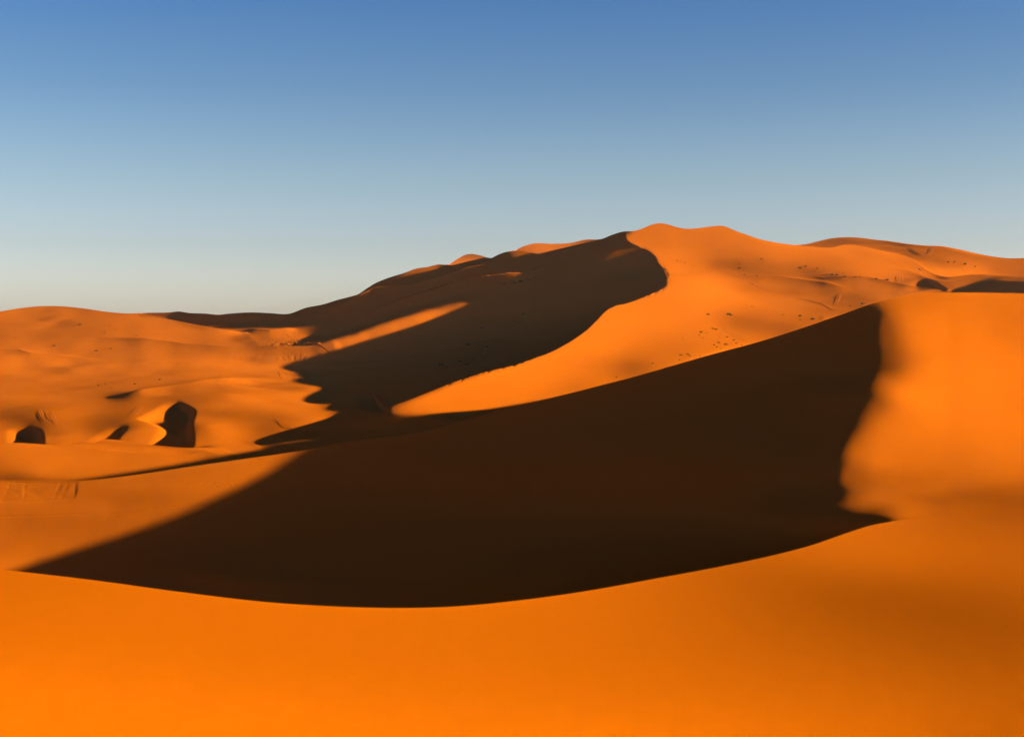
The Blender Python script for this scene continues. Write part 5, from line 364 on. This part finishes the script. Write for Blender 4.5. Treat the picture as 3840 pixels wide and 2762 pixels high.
TRACKS = [('3', [(1650, 905), (1650, 945), (1665, 985), (1700, 1015), (1750, 1045), (1830, 1075), (1890, 1090)]), ('3', [(1672, 910), (1668, 950), (1685, 985), (1720, 1010), (1780, 1042), (1850, 1068)]),
 ('3', [(1660, 1000), (1640, 1050), (1625, 1085)]), ('3', [(1680, 1020), (1665, 1060), (1650, 1085)]),
 ('4', [(1280, 465), (1275, 500), (1290, 540)]), ('4', [(1300, 465), (1300, 500), (1315, 543)]), ('4', [(1545, 258), (1525, 290), (1507, 320)]), ('4', [(1355, 262), (1400, 295), (1450, 325)]), ('4', [(1370, 255), (1420, 295), (1470, 325)]),
 ('4', [(700, 778), (705, 800), (690, 825)]), ('4', [(718, 780), (722, 800), (705, 825)]), ('4', [(830, 615), (815, 660), (795, 697)]), ('4', [(265, 490), (220, 520), (205, 540)]), ('4', [(135, 510), (180, 540), (260, 580), (330, 600), (345, 575)]),
 ('4', [(470, 630), (560, 655), (700, 690), (780, 735), (890, 742)]), ('4', [(610, 640), (760, 625)]), ('4', [(1230, 598), (1255, 612), (1275, 615)]), ('4', [(1275, 612), (1285, 595), (1300, 588)]),
 ('1', [(930, 820), (890, 870), (850, 900)]), ('1', [(910, 820), (870, 865), (830, 900)]), ('1', [(255, 845), (270, 890), (300, 920)]), ('1', [(245, 855), (262, 900), (290, 930)]), ('1', [(330, 850), (345, 900), (365, 945)]), ('1', [(300, 855), (320, 905), (350, 925)]),
 ('1', [(1690, 495), (1655, 515), (1670, 522)]), ('1', [(1705, 490), (1672, 524)]), ('1', [(1860, 500), (1885, 525)]), ('1', [(1900, 490), (1905, 525)]), ('1', [(1950, 485), (1940, 525)]), ('1', [(1985, 480), (1970, 520)]), ('1', [(2010, 490), (2000, 525)]), ('1', [(1540, 500), (1560, 525)]), ('1', [(1575, 505), (1590, 526)]), ('1', [(1810, 500), (1835, 525)]), ('1', [(2095, 470), (2110, 495)]),
 ('1', [(1420, 630), (1445, 655)]), ('1', [(1450, 625), (1465, 650)]), ('1', [(1530, 630), (1490, 650)]), ('1', [(1410, 670), (1440, 690)]), ('1', [(1510, 685), (1525, 697)]), ('1', [(1840, 590), (1880, 610), (1930, 620)]), ('1', [(1830, 590), (1850, 650)]), ('1', [(1930, 625), (1935, 660)]), ('1', [(1945, 640), (1965, 670)]), ('1', [(2030, 635), (2040, 665)]),
 ('1', [(1800, 900), (1850, 950), (1900, 980)]), ('1', [(1830, 905), (1880, 950), (1950, 990)]), ('1', [(1410, 970), (1450, 990), (1520, 1025)]), ('1', [(1590, 1045), (1640, 1065), (1700, 1100)]), ('1', [(1200, 1225), (1225, 1200), (1215, 1180)]), ('1', [(1235, 1225), (1240, 1200), (1235, 1185)]),
 ('1', [(2065, 365), (2080, 330)]), ('1', [(2085, 355), (2100, 320)]), ('1', [(2105, 345), (2120, 315)]), ('1', [(1905, 350), (1930, 385)]), ('1', [(1930, 345), (1950, 385)]), ('1', [(1955, 350), (1975, 380)]), ('1', [(1990, 355), (1995, 380)]), ('1', [(1880, 345), (1915, 385)]), ('1', [(1960, 400), (1985, 432)]), ('1', [(2020, 410), (2070, 425), (2100, 418)]), ('1', [(1980, 400), (2010, 425)]),
 ('2', [(1215, 615), (1225, 640), (1205, 690)]), ('2', [(1145, 670), (1135, 695)]), ('2', [(1170, 660), (1160, 690)]), ('2', [(1190, 660), (1185, 690)]), ('2', [(1410, 570), (1385, 605)]), ('2', [(1560, 505), (1535, 545)])]
def tracks():
    vs, fs = [], []
    for k, pts in TRACKS:
        q = [px(k, *p) for p in pts]; pp = []
        for (a, b), (c, d) in zip(q[:-1], q[1:]):
            m = max(2, int(math.hypot(c - a, d - b) / 5)); pp += [(a + (c - a) * i / m, b + (d - b) * i / m) for i in range(m)]
        pp.append(q[-1]); k0 = which(*pp[len(pp) // 2]); P3 = [seen(*p, k0) for p in pp]; n0 = len(vs); L = len(P3)
        for i, (p, n) in enumerate(P3):
            t = P3[min(i + 1, L - 1)][0] - P3[max(i - 1, 0)][0]; t -= n * t.dot(n); t.normalize(); s = n.cross(t)
            e = min(1, 4 * i / L, 4 * (L - 1 - i) / L); w_ = .00105 * p.y + .03; h = w_ * .16 * e
            for o_, z in ((-1.5, -.02), (-.9, h), (-.3, h * .2), (.3, h * .1), (.9, h), (1.5, -.02)): vs.append(p + s * o_ * w_ + n * z)
            if i:
                for j in range(5): b = n0 + 6 * i + j; fs.append((b - 6, b - 5, b + 1, b))
    me = bpy.data.meshes.new('sand_tracks'); me.from_pydata(vs, [], fs); me.materials.append(M_SAND)
    for p in me.polygons: p.use_smooth = True
    o = bpy.data.objects.new('sand_tracks', me); C.collection.objects.link(o); o['kind'] = 'structure'
tracks()
# ------------------------------------------------------------------ desert grass tufts
import random
RND = random.Random(7)
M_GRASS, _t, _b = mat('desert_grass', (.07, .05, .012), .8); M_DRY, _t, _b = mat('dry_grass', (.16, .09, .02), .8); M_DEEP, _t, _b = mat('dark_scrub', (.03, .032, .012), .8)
def tuft_mesh(seed, m, n=95, flat=.75):
    r = random.Random(seed); vs, fs = [], []
    lobes = [(r.uniform(-.28, .28), r.uniform(-.2, .2), r.uniform(.7, 1)) for _ in range(4)]
    for i in range(n):
        cx, cy, sc = lobes[i % 4]; a = r.uniform(0, 2 * math.pi); ln = r.uniform(.28, .55) * sc; out = r.uniform(.15, 1.1); w_ = r.uniform(.018, .034)
        d = Vector((math.cos(a), math.sin(a), 0)); sd = Vector((-d.y, d.x, 0)) * w_; b = Vector((cx + r.uniform(-.1, .1), cy + r.uniform(-.1, .1), -.03)); k = len(vs)
        for s_, ww in ((0, .8), (.4, 1), (.75, .7), (1, .1)):
            p = b + d * (out * ln * s_ ** 1.3) + Vector((0, 0, ln * flat * (s_ * 1.5 - .55 * out * s_ * s_))); vs += [p - sd * ww, p + sd * ww]
        for j in range(3): q = k + 2 * j; fs.append((q, q + 1, q + 3, q + 2))
    me = bpy.data.meshes.new('grass_tuft'); me.from_pydata([tuple(v) for v in vs], [], fs); me.materials.append(m); return me
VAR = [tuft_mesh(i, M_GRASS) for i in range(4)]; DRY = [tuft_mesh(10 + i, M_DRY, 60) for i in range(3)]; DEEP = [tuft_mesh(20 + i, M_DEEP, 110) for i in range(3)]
PLACES = ['leftmost', 'second from the left', 'third from the left', 'fourth from the left', 'fifth from the left', 'sixth from the left', 'seventh from the left', 'eighth from the left', 'ninth from the left', 'tenth from the left', 'eleventh from the left', 'twelfth from the left']
def cluster(crop, group, where, pts, kinds=None):
    pts = sorted(pts)
    for i, p in enumerate(pts):
        u, v = px(crop, p[0], p[1]); pos, n = seen(u, v); wpx = p[2] * CROP[crop][2]; size = wpx / FOC * pos.y * .9
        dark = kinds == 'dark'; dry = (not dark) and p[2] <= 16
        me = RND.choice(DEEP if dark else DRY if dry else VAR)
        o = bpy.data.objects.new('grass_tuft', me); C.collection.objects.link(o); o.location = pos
        o.rotation_euler = (0, 0, RND.uniform(0, 6.28)); wide = p[3] if len(p) > 3 else 1
        o.rotation_euler = (0, 0, RND.uniform(-.3, .3)); o.scale = (size * 1.02, size * .8, size * .95 / wide)
        word = 'small dry' if dry else 'broad green' if p[2] > 34 else 'dark' if dark else 'olive'
        o['label'] = '%s tuft %s, %s' % (word, where, PLACES[i]); o['category'] = 'grass tuft'; o['group'] = group
g1, g2, g3, g4 = 'grass tufts on the great dune', 'grass tufts on the shaded slope', 'grass tufts on the right hand dunes', 'grass tufts on the plain at left'
cluster('3', g1, 'high on the bright face', [(1305, 467, 18), (1335, 470, 14), (1362, 480, 18), (1427, 505, 16)])
cluster('3', g1, 'right of the summit', [(1948, 453, 30), (1965, 461, 16), (1775, 492, 20), (1800, 500, 14), (1775, 523, 36), (1815, 573, 24), (1913, 585, 36), (1862, 643, 14), (1880, 645, 14)])
cluster('3', g1, 'alone on the smooth bright face', [(1606, 688, 14), (1877, 815, 14)])
cluster('3', g1, 'above the curved wheel tracks', [(1545, 878, 44), (1697, 877, 50), (1722, 882, 30)])
cluster('3', g1, 'left of the curved wheel tracks', [(1605, 992, 36), (1575, 985, 30), (1490, 1012, 40), (1525, 1020, 20), (1470, 1035, 20), (1500, 1055, 18), (1347, 1060, 20)])
cluster('3', g1, 'below the curved wheel tracks', [(1690, 1049, 34), (1740, 1073, 26), (1620, 1092, 34), (1680, 1108, 44), (1755, 1098, 26), (1800, 1110, 24), (1585, 1109, 28), (1610, 1125, 24), (1640, 1138, 20), (1398, 1121, 16)])
cluster('3', g1, 'at the foot of the bright face', [(1385, 1182, 34), (1405, 1195, 30), (1330, 1187, 34), (1320, 1222, 20), (1478, 1196, 22), (1120, 1251, 30), (840, 1356, 26)])
cluster('3', g1, 'on the lower left bright face', [(207, 1441, 14), (215, 1532, 14)])
cluster('4', g1, 'beside the faint double track', [(165, 713, 18), (0, 780, 20), (395, 776, 22), (455, 785, 16), (527, 787, 44), (530, 802, 16), (625, 812, 60), (530, 818, 20)])
cluster('4', g3, 'peeping over the shaded crest', [(1015, 694, 50), (910, 708, 16)])
cluster('4', g3, 'in the upper cluster', [(572, 407, 34), (530, 422, 40), (660, 422, 26), (650, 440, 14), (717, 430, 14), (860, 455, 14)])
cluster('4', g3, 'in the dune foot row', [(775, 470, 34), (812, 472, 30), (880, 486, 26), (955, 490, 24), (992, 487, 18), (1118, 503, 34), (1195, 513, 50)])
cluster('4', g3, 'on the far slope under the skyline', [(1442, 430, 24), (1460, 438, 18), (1663, 373, 26), (1710, 372, 26), (1798, 391, 40), (1873, 408, 24), (1552, 323, 12)])
cluster('4', g3, 'in the dark right hollow', [(2085, 585, 20), (2102, 583, 16)])
cluster('1', g4, 'high on the left dune', [(520, 293, 34), (717, 297, 16), (765, 317, 14), (897, 365, 16), (655, 268, 12), (685, 345, 16)])
cluster('1', g4, 'midway down the left dune', [(355, 432, 34), (632, 464, 34), (728, 450, 26), (790, 456, 12), (1143, 482, 16), (45, 368, 16), (100, 377, 14)])
cluster('1', g4, 'on the plain above the pits', [(1042, 652, 28), (882, 681, 24), (645, 690, 20), (685, 682, 14), (730, 706, 14)])
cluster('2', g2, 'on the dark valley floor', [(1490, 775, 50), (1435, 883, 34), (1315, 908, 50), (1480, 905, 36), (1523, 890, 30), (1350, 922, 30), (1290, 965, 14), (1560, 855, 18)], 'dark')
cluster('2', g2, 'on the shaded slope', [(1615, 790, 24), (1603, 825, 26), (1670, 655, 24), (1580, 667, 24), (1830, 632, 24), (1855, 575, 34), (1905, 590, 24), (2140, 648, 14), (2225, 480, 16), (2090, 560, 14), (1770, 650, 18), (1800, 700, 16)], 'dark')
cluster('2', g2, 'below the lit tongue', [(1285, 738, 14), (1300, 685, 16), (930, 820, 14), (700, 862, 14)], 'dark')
cluster('2', g2, 'in the topmost shaded patch', [(1730, 378, 40, 2), (1790, 370, 50, 2), (1840, 360, 56, 2), (1880, 352, 36, 2)], 'dark')
